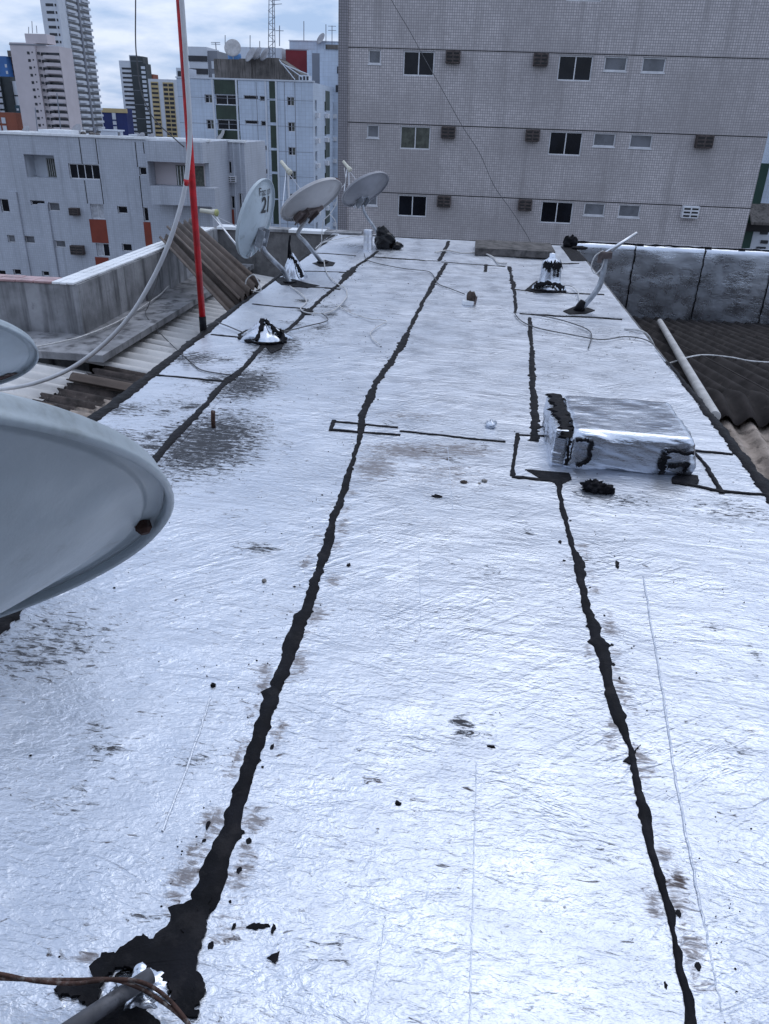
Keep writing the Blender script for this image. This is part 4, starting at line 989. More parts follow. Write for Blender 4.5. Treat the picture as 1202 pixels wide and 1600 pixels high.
# ------------------------------------------------------------------ buildings
def tile_mat(name, col, grout, size, mortar=.012, var=.08, streak=.25, rough=.45, big=.12):
    m_, nt, b = new_mat(name); k = NT(nt)
    sep = k.n.new('ShaderNodeSeparateXYZ'); k.l.new(k.P(), sep.inputs[0])
    cb = k.n.new('ShaderNodeCombineXYZ'); k.l.new(k.math('ADD', sep.outputs[0], sep.outputs[1]), cb.inputs[0]); k.l.new(sep.outputs[2], cb.inputs[1])
    br = k.n.new('ShaderNodeTexBrick'); k.l.new(cb.outputs[0], br.inputs['Vector'])
    br.offset = 0; br.squash = 1
    for q, v in (('Scale',1.),('Mortar Size',mortar),('Mortar Smooth',.3),('Bias',0.),('Brick Width',size),('Row Height',size)): br.inputs[q].default_value = v
    br.inputs['Color1'].default_value = tuple(v*(1-var) for v in col)+(1,); br.inputs['Color2'].default_value = tuple(v*(1+var) for v in col)+(1,)
    br.inputs['Mortar'].default_value = tuple(grout)+(1,)
    c = k.mix(k.range(k.noise(.35, 5, .6), .35, .68, 0, big*2), br.outputs['Color'], tuple(v*.5 for v in col))
    sv = k.noise(1., 5, .6, k.map((2.2, 2.2, .12)))
    c = k.mix(k.math('MULTIPLY', k.range(sv, .5, .75), streak), c, tuple(v*.45 for v in col))
    k.put(b.inputs['Base Color'], c); b.inputs['Roughness'].default_value = rough
    return m_
M_MAUVE = tile_mat('mauve_grey_wall_tile', (.55,.505,.505), (.24,.225,.23), .1, .013, .12, .5, .45, .3)
M_MAUVEP = tile_mat('grey_pilaster_tile', (.27,.25,.265), (.11,.105,.11), .1, .012)
M_WTILE = tile_mat('white_small_wall_tile', (.45,.475,.53), (.34,.36,.4), .2, .014, .05, .55)
M_WPANEL = tile_mat('white_panel_wall', (.50,.57,.67), (.4,.45,.52), .45, .018, .03, .4)
M_WHITE = mat('white_render', (.55,.58,.63), .8, 0, .06, .3, streak=.25, streak_col=(.4,.41,.44))
M_PINKW = mat('pinkish_white_render', (.53,.48,.495), .85, 0, .05, .2)
M_GLASSD = mat('dark_window_glass', (.006,.007,.011), .15, 0, .4, 1.2, spec=.25)
M_GLASSF = mat('frosted_window_glass', (.13,.135,.15), .3, 0, .25, 1.5)
M_CURT = mat('curtained_window', (.07,.075,.06), .5, 0, .4, 5)
M_CURTW = mat('pale_blind', (.4,.41,.44), .6, 0, .2, 4)
M_FRAMEA = mat('aluminium_window_frame', (.62,.62,.64), .45, .1, .12, 3)
M_ACB = mat('rusty_brown_casing', (.06,.045,.042), .75, 0, .4, 8, dirt=.5, dirt_col=(.2,.17,.16), ds=12, cover=.55)
M_ACW = mat('white_plastic_casing', (.62,.63,.66), .5, 0, .1, 5)
M_DARK = mat('dark_louvre', (.012,.011,.012), .7, 0, .2, 5)  # plain near-black for grille slots, wall joints and the box under the awning
M_GREEN = mat('dark_green_tile', (.022,.04,.026), .5, 0, .25, .6, streak=.3)
M_GREENB = mat('deep_green_paint', (.008,.04,.028), .6, 0, .15, .5)
M_REDP = mat('brick_red_panel', (.20,.035,.018), .7, 0, .12, 1)
M_MAROON = mat('maroon_render', (.15,.012,.018), .75, 0, .12, .4)
M_STAINC = mat('black_stained_concrete', (.14,.125,.115), .95, 0, .3, .5, streak=.9, streak_col=(.025,.022,.02), dirt=.5, ds=.8, cover=.5)
M_BLUE = mat('blue_water_tank', (.07,.19,.40), .5, 0, .1, .8)
M_NAVY = mat('navy_facade', (.012,.024,.12), .6, 0, .15, .1)
M_TEAL = mat('teal_facade', (.02,.055,.08), .6, 0, .2, .1)
M_BLUEF = mat('blue_facade', (.045,.14,.36), .6, 0, .12, .1)
M_BROWNF = mat('brown_brick_facade', (.11,.065,.055), .8, 0, .2, .1)
M_ORANGE = mat('terracotta_facade', (.24,.075,.045), .8, 0, .15, .1)
M_DKGREY = mat('dark_green_grey_facade', (.030,.038,.042), .6, 0, .2, .1)
M_YELLOW = mat('ochre_facade', (.46,.36,.19), .8, 0, .1, .1)
M_MIDGREY = mat('mid_grey_facade', (.2,.21,.24), .7, 0, .1, .1)
M_FARWIN = mat('far_dark_opening', (.018,.02,.028), .35, 0, .3, .3)

def P3(face, c, u, v, d): return (u, c+d, v) if face == 'f' else (c-d, u, v)

def wall_face(b, face, c, u0, u1, v0, v1, holes=(), depth=.18):
    hs = [(max(u0,h[0]), max(v0,h[1]), min(u1,h[2]), min(v1,h[3])) for h in holes]
    us = sorted({u0, u1, *[h[0] for h in hs], *[h[2] for h in hs]}); vs2 = sorted({v0, v1, *[h[1] for h in hs], *[h[3] for h in hs]})
    for i in range(len(us)-1):
        for j in range(len(vs2)-1):
            um, vm = (us[i]+us[i+1])/2, (vs2[j]+vs2[j+1])/2
            if any(h[0] < um < h[2] and h[1] < vm < h[3] for h in hs): continue
            b.quad(*[P3(face, c, u, v, 0) for u, v in ((us[i],vs2[j]),(us[i+1],vs2[j]),(us[i+1],vs2[j+1]),(us[i],vs2[j+1]))])
    for h in hs:
        q = [(h[0],h[1]),(h[2],h[1]),(h[2],h[3]),(h[0],h[3])]
        for i in range(4):
            a, e = q[i], q[(i+1) % 4]
            b.quad(P3(face,c,*a,0), P3(face,c,*a,depth), P3(face,c,*e,depth), P3(face,c,*e,0))
    return b

def fbox(b, face, c, u0, u1, v0, v1, d0, d1):
    p, q = P3(face, c, u0, v0, d0), P3(face, c, u1, v1, d1)
    return b.box(min(p[0],q[0]), max(p[0],q[0]), min(p[1],q[1]), max(p[1],q[1]), min(p[2],q[2]), max(p[2],q[2]))

def shell(root, mat_, x0, x1, y0, y1, z1, fh=(), rh=(), depth=.18, z0=GROUND, name='wall'):
    """the walls and flat roof of a building, with openings in its front and right faces"""
    b = MB(); wall_face(b, 'f', y0, x0, x1, z0, z1, fh, depth); wall_face(b, 'r', x1, y0, y1, z0, z1, rh, depth)
    b.quad((x0,y1,z0),(x0,y0,z0),(x0,y0,z1),(x0,y1,z1)); b.quad((x1,y1,z0),(x0,y1,z0),(x0,y1,z1),(x1,y1,z1)); b.quad((x0,y0,z1),(x1,y0,z1),(x1,y1,z1),(x0,y1,z1))
    return make(name, b, mat_, root)

def window(root, face, c, rc, panes=2, depth=.18, fr=.045, pane_mats=None, frame_mat=None):
    u0, v0, u1, v1 = rc; b = MB(); d0, d1 = depth-.07, depth-.02
    for (a, e, f, g_) in ((u0,u1,v0,v0+fr),(u0,u1,v1-fr,v1),(u0,u0+fr,v0+fr,v1-fr),(u1-fr,u1,v0+fr,v1-fr)): fbox(b, face, c, a, e, f, g_, d0, d1)
    w = (u1-u0-2*fr)/panes
    for k in range(1, panes): fbox(b, face, c, u0+fr+w*k-fr*.45, u0+fr+w*k+fr*.45, v0+fr, v1-fr, d0, d1)
    o = make('window', b, frame_mat or M_FRAMEA, root)
    for k in range(panes):
        pm = (pane_mats or [M_GLASSD])[k % len(pane_mats or [1])]
        make('pane', fbox(MB(), face, c, u0+fr+w*k, u0+fr+w*(k+1), v0+fr, v1-fr, depth-.035-.008*(k % 2), depth+.01), pm, o)
    return o

def aircon(root, face, c, rc, out=.3, mat_=None, slots=True):
    u0, v0, u1, v1 = rc; mat_ = mat_ or M_ACB
    o = soft(make('air_conditioner', fbox(MB(), face, c, u0, u1, v0, v1, -out, .05), mat_, root), .02)
    if slots:
        h = (v1-v0); um = (u0+u1)/2; b = MB()
        for k in range(3):
            vv = v0+h*(.12+.29*k)
            for a, e in ((u0+.05, um-.03), (um+.03, u1-.05)): fbox(b, face, c, a, e, vv, vv+h*.15, -out-.004, -out+.05)
        make('grille', b, M_DARK, o)
    return o

def joint(root, face, c, u0, u1, v0, v1, mat_, name='joint', out=.006):
    return make(name, fbox(MB(), face, c, u0, u1, v0, v1, -out, .02), mat_, root)

# --- big mauve tiled block ahead
TB = 38.0
tb = empty('apartment_block', (3.2, TB, GROUND)); tag(tb, 'big block clad in mauve-grey tiles filling the view ahead', 'building')
COLS = [(-4.9,-4.36,.55,1,'s'), (-3.39,-2.04,.95,2,'l'), (3.22,4.65,.96,2,'l'), (5.13,6.07,.55,1,'s'), (6.69,7.65,.56,1,'s')]
ROWS = [7.16, 4.31, 1.43, -1.42, -4.28]
holes = []; wins = []
for r_, zt in enumerate(ROWS):
    for u0, u1, h, n_, t in COLS:
        rc = (u0+random.uniform(-.01,.01), zt-h, u1, zt-.02); holes.append(rc); wins.append((rc, n_, t, r_))
shell(tb, M_MAUVE, -6.14, 12.42, TB, TB+14, 16., holes, depth=.12)
for rc, n_, t, r_ in wins:
    if t == 'l':
        pm = [M_GLASSD] if r_ != 2 or rc[0] > 0 else [M_CURT, M_CURT]
        window(tb, 'f', TB, rc, 2, .12, .05, pm)
    else:
        w_ = window(tb, 'f', TB, rc, 1, .12, .05, [M_GLASSF])
        make('sill', fbox(MB(), 'f', TB, rc[0]-.03, rc[2]+.03, rc[1]-.05, rc[1]-.003, -.03, .1), M_FRAMEA, w_)
for r_, zt in enumerate(ROWS):
    for u0, u1 in ((-1.56,-.94), (2.15,2.76)): aircon(tb, 'f', TB, (u0, zt-.45, u1, zt+.02), .28)
    if r_ in (2, 3): aircon(tb, 'f', TB, (9.44, zt-.46, 10.16, zt+.05), .3, M_ACW if r_ == 3 else M_ACB)
    joint(tb, 'f', TB, -5.78, 12.42, zt+.03, zt+.065, M_DARK)
make('pilaster', fbox(MB(), 'f', TB, -6.2, -5.79, GROUND, 16., -.14, .05), M_MAUVEP, tb)
# --- white block to the left
LY = 70.0
lb = empty('apartment_block', (-32, LY, GROUND)); tag(lb, 'low white tiled block with rust-red panels, lower left of the view', 'building')
LX1 = -22.7
RC1, RC2 = [(-39.39, -3.92, -36.63, -2.05), (-27.55, -4.01, -23.93, -2.12)]
LW = [(-35.43, -3.87, -32.61, -2.65), (-29.01, -3.34, -28.06, -2.68), (-42.41, -6.94, -40.94, -5.8), (-39.49, -6.22, -38.15, -5.79), (-37.85, -6.65, -36.82, -5.92), (-33.92, -7.13, -32.66, -5.88), (-31.42, -6.59, -30.49, -5.95), (-29.05, -7.15, -28.58, -5.96), (-42.33, -9.57, -39.71, -8.89), (-37.8, -9.79, -36.81, -9.17), (-33.87, -10.39, -32.64, -9.23), (-31.39, -9.83, -30.48, -9.15), (-44.62, -12.59, -43.14, -12.11), (-42.37, -12.48, -40.96, -11.94), (-39.53, -12.45, -38.14, -11.98)]
RC2 = (RC2[0], RC2[1], LX1-.4, RC2[3])
shell(lb, M_WTILE, -60., LX1, LY, LY+9, -.5, LW+[RC1], (), .25)
LP = [(4,None),(1,None),(2,None),(1,None),(1,[M_GLASSF]),(2,[M_CURTW]),(1,None),(1,None),(3,[M_GLASSF]),(1,[M_GLASSF]),(2,[M_CURTW,M_GLASSD]),(1,None),(2,None),(2,None),(2,None)]
for rc, (n_, pm) in zip(LW, LP): window(lb, 'f', LY, rc, n_, .25, .07, pm)
# recessed balconies: a back wall, a door and the parapet below
def loggia(root, y, rc, dep, wm):
    b = MB(); u0, v0, u1, v1 = rc
    fbox(b, 'f', y, u0-.1, u1+.1, v0-.1, v1+.1, dep, dep+.1); fbox(b, 'f', y, u0-.1, u0-.002, v0-.1, v1+.1, .25, dep); fbox(b, 'f', y, u1+.002, u1+.1, v0-.1, v1+.1, .25, dep)
    fbox(b, 'f', y, u0-.1, u1+.1, v0-.12, v0-.004, .25, dep); fbox(b, 'f', y, u0-.1, u1+.1, v1+.004, v1+.12, .25, dep)
    o = make('balcony', b, wm, root)
    w = u1-u0; make('door', fbox(MB(), 'f', y, u0+w*.42, u0+w*.92, v0, v1-.35, dep-.06, dep+.02), M_CURT, o)
    g_ = MB()
    for k in range(7): fbox(g_, 'f', y, u0+w*(.44+.07*k), u0+w*(.44+.07*k)+.03, v0, v1-.4, dep-.12, dep-.08)
    make('grille', g_, M_FRAMEA, o); return o
loggia(lb, LY, RC1, 1.6, M_WHITE)
# corner balcony on the right end: dark recess with a wrapped parapet
b = MB(); u0, v0, u1, v1 = RC2
make('balcony_recess', fbox(MB(), 'f', LY, u0, u1, v0, v1, -.02, .02), M_PINKW, lb)
make('balcony_door', fbox(MB(), 'f', LY, u0+1.9, u1-.1, v0, v1-.3, -.06, -.02), M_CURT, lb)
fr_ = MB()
for k in range(5): fbox(fr_, 'f', LY, u0+2.0+.28*k, u0+2.06+.28*k, v0, v1-.35, -.1, -.065)
make('balcony_grille', fr_, M_FRAMEA, lb)
bb = [(-27.1, -5.18, -21.88, -3.85)][0]
sl = make('balcony_parapet', MB().box(u0-.02, bb[2], LY-1.5, LY-.02, v0-1.5, v0-.02), M_WTILE, lb)
make('balcony_roof', MB().box(u0-.02, u1+.4, LY-1.5, LY-.022, v1, -.52), M_WTILE, lb)
make('balcony_side', MB().box(u0-.2, u0-.022, LY-1.5, LY-.022, v0-.02, v1), M_WTILE, lb)
for rc in [(-34.18, -9.19, -32.6, -7.17), (-34.12, -12.65, -32.82, -10.45), (-29.12, -10.12, -28.45, -7.19)]: make('red_panel', fbox(MB(), 'f', LY, rc[0], rc[2], rc[1], rc[3], -.012, .05), M_REDP, lb)
for rc in [(-35.76, -6.89, -34.91, -6.26), (-36.18, -10.28, -34.97, -9.48)]: aircon(lb, 'f', LY, rc, .5, M_ACB)
for rc in [(-34.14, -2.63, -34.02, -0.56), (-34.15, -5.87, -34.03, -3.96), (-32.66, -2.58, -32.52, -0.61), (-32.66, -5.86, -32.49, -3.8), (-29.14, -2.7, -29.03, -0.74), (-29.06, -5.98, -28.92, -3.41), (-28.42, -1.61, -28.31, -0.72)]: joint(lb, 'f', LY, rc[0], rc[0]+.08, rc[1], rc[3], M_DARK)
for rc in [(-41.51, -12.84, -41.02, -5.17), (-38.75, -12.69, -38.13, -6.02)]: make('pilaster', fbox(MB(), 'f', LY, rc[0], rc[0]+.9, GROUND, rc[3], -.16, .05), M_WTILE, lb)
make('roof_edge', MB().box(-60.1, LX1+.1, LY-.12, LY+.6, -.505, -.32), M_TILEW, lb)
wg = empty('apartment_wing', (-20.5, 77, GROUND)); tag(wg, 'narrow white ribbed wing set back behind the corner balcony', 'building')
WX0, WX1 = -26.0, -21.21
WW = [(-22.98, -3.29, -22.49, -2.25), (-22.99, -6.37, -22.37, -5.23), (-21.94, -7.13, -21.51, -4.97)]
shell(wg, M_WTILE, WX0, WX1, 76, 84, -.62, WW, (), .2)
for rc in WW: window(wg, 'f', 76, rc, 2, .2, .06)
for rc in [(-22.99, -4.05, -22.06, -3.5)]: aircon(wg, 'f', 76, rc, .4, M_ACW)
for rc in [(-23.11, -8.93, -22.48, -6.43)]: make('red_panel', fbox(MB(), 'f', 76, rc[0], rc[2], rc[1], rc[3], -.012, .05), M_REDP, wg)
for k in range(7):
    x = WX1-.4-.62*k; make('rib', MB().box(x-.04, x+.04, 75.93, 76.05, GROUND, -.64), M_WHITE, wg)
make('roof_edge', MB().box(WX0, WX1+.1, 75.85, 76.6, -.64, -.46), M_TILEW, wg)
# --- white and green block behind
GY = 105.0
gb = empty('apartment_block', (-28, GY, GROUND)); tag(gb, 'white panelled block with dark green window bays, centre left', 'building')
GX0, GX1 = [-37.46, -20.32]
GZ = 5.45
GWIN = [(-34.03, 2.82, -32.97, 3.77), (-34.01, -0.11, -32.93, 0.98)]
GW1 = [(-29.04, 3.4, -27.25, 3.82), (-29.02, 0.64, -27.3, 1.07), (-29.0, -2.12, -27.26, -1.71), (-28.9, -4.88, -27.29, -4.5)]
GW2 = [(-27.02, 3.24, -26.37, 3.79), (-26.98, 0.48, -26.32, 1.05), (-26.93, -2.29, -26.35, -1.7), (-26.96, -5.05, -26.29, -4.44)]
GW3 = [(-23.6, 2.82, -22.67, 3.79), (-23.55, -0.06, -22.65, 1.02), (-23.58, -2.75, -22.63, -1.8), (-23.53, -5.59, -22.61, -4.54), (-23.52, -8.36, -22.59, -7.27)]
GBAY = [(-32.65, 2.68, -29.71, 3.8), (-32.6, -0.1, -29.7, 1.05)]
GY1 = 125.48
GSIDE = []
for k in range(6):
    for a in (0, 1, 2):
        y0 = GY+1.2+a*(GY1-GY)*.33; GSIDE.append((y0, GZ-1.9-2.88*k-1.2, y0+1.3, GZ-1.9-2.88*k))
shell(gb, M_WPANEL, GX0, GX1, GY, GY1, GZ, GWIN+GW1+GW2+GW3+GBAY, GSIDE, .25)
for rc in GWIN+GW3: window(gb, 'f', GY, rc, 2, .25, .08, [M_GLASSD, M_CURT])
for rc in GW1+GW2: window(gb, 'f', GY, rc, 1, .25, .06)
for rc in GBAY: window(gb, 'f', GY, rc, 2, .25, .08, [M_GLASSD])
for rc in GSIDE:
    window(gb, 'r', GX1, rc, 2, .25, .08); aircon(gb, 'r', GX1, (rc[0]+.1, rc[1]-.75, rc[0]+1., rc[1]-.2), .5, M_ACW, False)
for rc in [(-32.71, 3.84, -29.71, 5.4), (-32.66, 1.08, -29.7, 2.65), (-32.6, -1.49, -29.69, -0.14)]: make('green_panel', fbox(MB(), 'f', GY, rc[0], rc[2], rc[1], rc[3], -.02, .1), M_GREEN, gb)
gc = [(-25.77, 3.55, -25.01, 5.42), (-25.82, 0.94, -25.05, 3.34), (-25.84, -1.95, -25.06, 0.59), (-25.82, -4.7, -25.07, -2.24), (-25.85, -7.91, -25.09, -5.0), (-25.87, -11.06, -25.1, -8.07)]
for rc in gc: make('green_panel', fbox(MB(), 'f', GY, gc[0][0], gc[0][2], rc[1], rc[3], -.02, .1), M_GREEN, gb)
for k in range(6): make('green_panel', fbox(MB(), 'r', GX1, GY+(GY1-GY)*.42, GY+(GY1-GY)*.58, GZ-.6-2.88*k-2.3, GZ-.6-2.88*k, -.03, .1), M_GREEN, gb)
for z in [GZ-2.05-2.88*k for k in range(6)]: joint(gb, 'f', GY, GX0, GX1, z, z+.05, M_MIDGREY)
for rc in [(-33.04, -2.15, -32.79, 5.42), (-30.02, -8.89, -29.72, 5.51), (-26.34, -9.52, -26.09, 5.4), (-25.01, -9.46, -24.81, 5.44)]: make('pilaster', fbox(MB(), 'f', GY, rc[0], rc[0]+.22, GROUND, rc[3], -.12, .1), M_WHITE, gb)
for rc in [(-23.91, -7.08, -23.83, 5.39), (-22.6, -7.03, -22.52, 5.43), (-27.45, -7.23, -27.37, 5.3)]: joint(gb, 'f', GY, rc[0], rc[0]+.08, GROUND, rc[3], M_MIDGREY)
make('roof_edge', MB().box(GX0-.1, GX1+.15, GY-.1, GY+.5, GZ+.004, GZ+.16), M_WHITE, gb)
# stained rooftop structure on it
c1 = empty('rooftop_structure', (-28, 108, GZ)); tag(c1, 'black-streaked raw concrete tank house on top of the white and green block', 'rooftop structure')
rc = [(-33.51, 5.47, -23.0, 7.8)][0]
rm = [(-30.12, 5.43, -28.64, 7.88), (-28.63, 5.48, -26.5, 8.06)]
make('wall', MB().box(rc[0], rm[0][0], 108, 113, GZ+.17, rc[3]), M_STAINC, c1)
make('wall', MB().box(rm[0][0]+.004, rm[0][2], 107.6, 113, GZ+.17, rm[0][3]), M_STAINC, c1)
make('wall', MB().box(rm[0][2]+.004, rc[2]-2.2, 107.85, 113, GZ+.17, rm[1][3]), M_STAINC, c1)
b = MB(); x_, xe = rc[2]-2.196, rc[2]+.6
b.add([(x_,107.9,GZ+.17),(xe,107.9,GZ+.17),(xe,107.9,GZ+1.),(x_,107.9,rm[1][3]-.1)]+[(x_,113,GZ+.17),(xe,113,GZ+.17),(xe,113,GZ+1.),(x_,113,rm[1][3]-.1)], [(0,1,2,3),(7,6,5,4),(0,4,5,1),(1,5,6,2),(2,6,7,3),(3,7,4,0)])
make('sloping_wall', b, M_STAINC, c1)
for k in range(3): make('strut', MB().tube([(xe-2.6+.1*k,107.4,rm[1][3]-.2-.2*k),(xe-.6+.9*k,107.2,GZ+.3+.3*k)], .06, 6), M_WHITE, c1)
hs = [(-22.59, 5.55, -21.45, 6.31)][0]
make('hut_wall', MB().box(hs[0], hs[2], 107.5, 110, GZ+.17, hs[3]), M_WHITE, c1)
for k in range(3): make('hut_window', MB().box(hs[0]+.15+.42*k, hs[0]+.4+.42*k, 107.46, 107.6, GZ+.3, hs[3]-.15), M_FARWIN, c1)
tk = [(-33.68, 7.64, -31.92, 8.9)][0]
wt = empty('water_tank', ((tk[0]+tk[2])/2, 111, rc[3])); tag(wt, 'round blue water tank on the rooftop behind the streaked concrete', 'water tank')
xc_, rad = (tk[0]+tk[2])/2, (tk[2]-tk[0])/2
make('tank', MB().tube([(xc_,115,GZ+.2),(xc_,115,tk[3]-.3),(xc_,115,tk[3]-.05),(xc_,115,tk[3])], [rad,rad,rad*.95,rad*.5], 24), M_BLUE, wt, True)
make('lid', MB().tube([(xc_,115,tk[3]),(xc_,115,tk[3]+.5)], rad*.25, 12), M_BLUE, wt)

def block(name, label, Y, rc_px, mat_, depth=10., cat='building', z0=GROUND):
    x0, _, x1, z1 = rc_px
    o = empty(name, ((x0+x1)/2, Y, z0)); tag(o, label, cat)
    make('wall', MB().box(x0, x1, Y, Y+depth, z0, z1), mat_, o); return o
def bands(root, face, c, u0, u1, ztop, h, n, dz, mat_, name='window', out=.15, deep=.3):
    """n alike pieces, one under another, sharing one mesh"""
    first = make(name, fbox(MB(), face, c, u0, u1, ztop-h, ztop, -out, deep), mat_, root)
    for k in range(1, n): again(first, root, (0, 0, -dz*k))
    return first

R_ = {'a': (-35.95, 5.95, -29.36, 10.55), 'b': (-28.34, 6.03, -25.12, 10.3), 'c': (-24.81, 6.05, -21.85, 10.08), 'd': (-29.08, 6.34, -20.51, 11.78), 'e': (-22.24, 0.4, -18.17, 10.01)}
o = block('apartment_block', 'plain white rooftop block behind the raw concrete tank house', 128, R_['a'], M_WHITE)
make('joint', MB().box(R_['a'][2]-1.9, R_['a'][2]-1.75, 127.96, 128.2, GZ, R_['a'][3]-.1), M_MIDGREY, o)
o = block('apartment_block', 'maroon rooftop block right of the raw concrete tank house', 126, R_['b'], M_MAROON)
make('joint', MB().box(R_['b'][0], R_['b'][2], 125.96, 126.2, R_['b'][3]-.12, R_['b'][3]-.04), M_MIDGREY, o)
o = block('apartment_block', 'white block with a grey recess right of the maroon block', 124, R_['c'], M_WPANEL)
rq = [(-24.07, 6.04, -22.96, 9.76)][0]
make('grey_recess', MB().box(rq[0], rq[2], 123.95, 124.2, GZ-2, rq[3]), M_MIDGREY, o)
o = block('apartment_block', 'pale broad block on the skyline behind the maroon block', 132, R_['d'], M_WPANEL)
make('parapet', MB().box(R_['d'][0]-.1, R_['d'][2], 131.9, 132.3, R_['d'][3], R_['d'][3]+.12), M_WHITE, o)
o = block('apartment_block', 'tall white block just left of the mauve tiled block', 120, R_['e'], M_WPANEL)
for rc in [(-19.8, 7.15, -19.18, 7.99), (-19.98, 4.89, -19.25, 5.75)]: make('window', MB().box(rc[0], rc[2], 119.9, 120.2, rc[1], rc[3]), M_FARWIN, o)
rc = [(-21.39, 9.94, -18.21, 10.54)][0]
make('roof_cap', MB().box(rc[0], rc[2], 119.8, 123, R_['e'][3]+.002, rc[3]), M_STAINC, o)
# banded tower behind
R2 = [(-71.43, 6.92, -66.74, 16.06), (-67.09, 7.02, -64.35, 15.34), (-74.9, 6.81, -71.14, 11.51)]
o = block('apartment_tower', 'white banded tower peeping over the white and green block', 210, R2[0], M_WHITE)
bands(o, 'f', 210, R2[0][0], R2[0][2], R2[0][3]-1.9, 1.2, 4, 2.7, M_FARWIN, 'window_band')
o = block('apartment_tower', 'grey tower part next to the white banded tower', 210.5, R2[1], M_MIDGREY)
bands(o, 'f', 210.5, R2[1][0]+1.2, R2[1][2]-.4, R2[1][3]-2.2, 1.6, 3, 2.7, M_WHITE, 'balcony')
o = block('rooftop_structure', 'small white penthouse with dark windows behind the red pole', 112, (-39.9, 5.26, -38.51, 6.88), M_WHITE, 4, 'rooftop structure')
rc = [(-39.81, 5.78, -38.59, 6.51)][0]
for k in range(2): make('window', MB().box(rc[0]+.1+.62*k, rc[0]+.6+.62*k, 111.95, 112.1, rc[1], rc[3]), M_FARWIN, o)

# --- distant towers on the left
TY = 430.0
TX0, TX1 = [-219.9, -211.1]
TYB = 465.1
tw = empty('apartment_tower', (TX0, TY, GROUND)); tag(tw, 'tallest white tower with stacked balconies at the upper left', 'building')
make('wall', MB().box(TX0, TX1, TY, TYB, GROUND, 78.), M_WHITE, tw)
FZ = 3.13; ztop = 76.
bands(tw, 'f', TY, TX0+2.6, TX0+6.6, ztop, 1.2, 30, FZ, M_FARWIN, 'window', .1)
bands(tw, 'f', TY, TX0+7.3, TX0+8.1, ztop-.1, 1.1, 30, FZ, M_FARWIN, 'window', .1)
DB = TYB-TY
bands(tw, 'r', TX1, TY+DB*.26, TY+DB*.60, ztop, 1.35, 31, FZ, M_FARWIN, 'window', .12)
bands(tw, 'r', TX1, TY+DB*.68, TY+DB*.98, ztop, 1.35, 31, FZ, M_FARWIN, 'window', .12)
bands(tw, 'r', TX1, TY+DB*.24, TY+DB*.50, ztop-1.3, 1.1, 31, FZ, M_WHITE, 'balcony', 1.1)
bands(tw, 'r', TX1, TY+DB*.74, TY+DB*.99, ztop-1.3, 1.1, 31, FZ, M_WHITE, 'balcony', 1.1)
make('lift_shaft', fbox(MB(), 'r', TX1, TY+DB*.61, TY+DB*.66, GROUND, 78.5, -.5, .2), M_MIDGREY, tw)
make('corner_pier', MB().box(TX1-.3, TX1+.6, TY-.5, TY+DB*.2, GROUND, 79), M_WHITE, tw)
# pinkish block in front of it
PY = 390.0
PR = [(-217.28, -35.78, -205.35, 28.11), (-205.48, -35.29, -194.25, 27.11), (-210.31, 28.12, -199.84, 31.88)]
pk = empty('apartment_tower', (PR[0][0], PY, GROUND)); tag(pk, 'pinkish-white tower with small square windows in front of the tallest one', 'building')
make('wall', MB().box(PR[0][0], PR[0][2], PY, PY+14, GROUND, PR[0][3]), M_PINKW, pk)
make('wall', MB().box(PR[0][2]+.01, PR[1][2], PY+1.2, PY+14, GROUND, PR[1][3]), M_PINKW, pk)
make('roof_house', MB().box(PR[2][0], PR[2][2], PY+2, PY+10, PR[0][3]+.01, PR[2][3]), M_PINKW, pk)
make('parapet', MB().box(PR[0][0]-.2, PR[2][2], PY-.2, PY+.3, PR[0][3]-1.0, PR[0][3]-.5), M_MIDGREY, pk)
W0 = [(-209.43, 23.48, -208.19, 24.63), (-207.21, 24.04, -206.59, 24.67), (-204.64, 23.47, -203.4, 24.62), (-201.27, 23.29, -200.34, 24.44)]
PF = 2.982
for i_, rc in enumerate(W0): bands(pk, 'f', PY, rc[0], rc[2], rc[3], rc[3]-rc[1], 17, PF, M_FARWIN, 'window', .08)
wb = PR[1][2]-PR[0][2]
bands(pk, 'f', PY+1.2, PR[0][2]+wb*.18, PR[1][2]-.2, W0[2][3]-.1, 1.35, 17, PF, M_FARWIN, 'window', .08)
first = MB(); k_ = 12
for i in range(k_+1):
    a = i/k_; x = PR[0][2]+wb*(.32+.66*a); dy = -1.9*math.sin(math.pi*min(1,.25+.75*a))
    first.v += [(x, PY+1.0, W0[2][3]-1.35-1.3), (x, PY+1.0+dy, W0[2][3]-1.35-1.3), (x, PY+1.0+dy, W0[2][3]-1.2), (x, PY+1.0, W0[2][3]-1.2)]
first.f = [(i*4+q, i*4+(q+1) % 4, i*4+4+(q+1) % 4, i*4+4+q) for i in range(k_) for q in range(4)] + [(3,2,1,0), tuple(k_*4+q for q in range(4))]
fb = make('balcony', first, M_PINKW, pk)
for k in range(1, 17): again(fb, pk, (0,0,-PF*k))
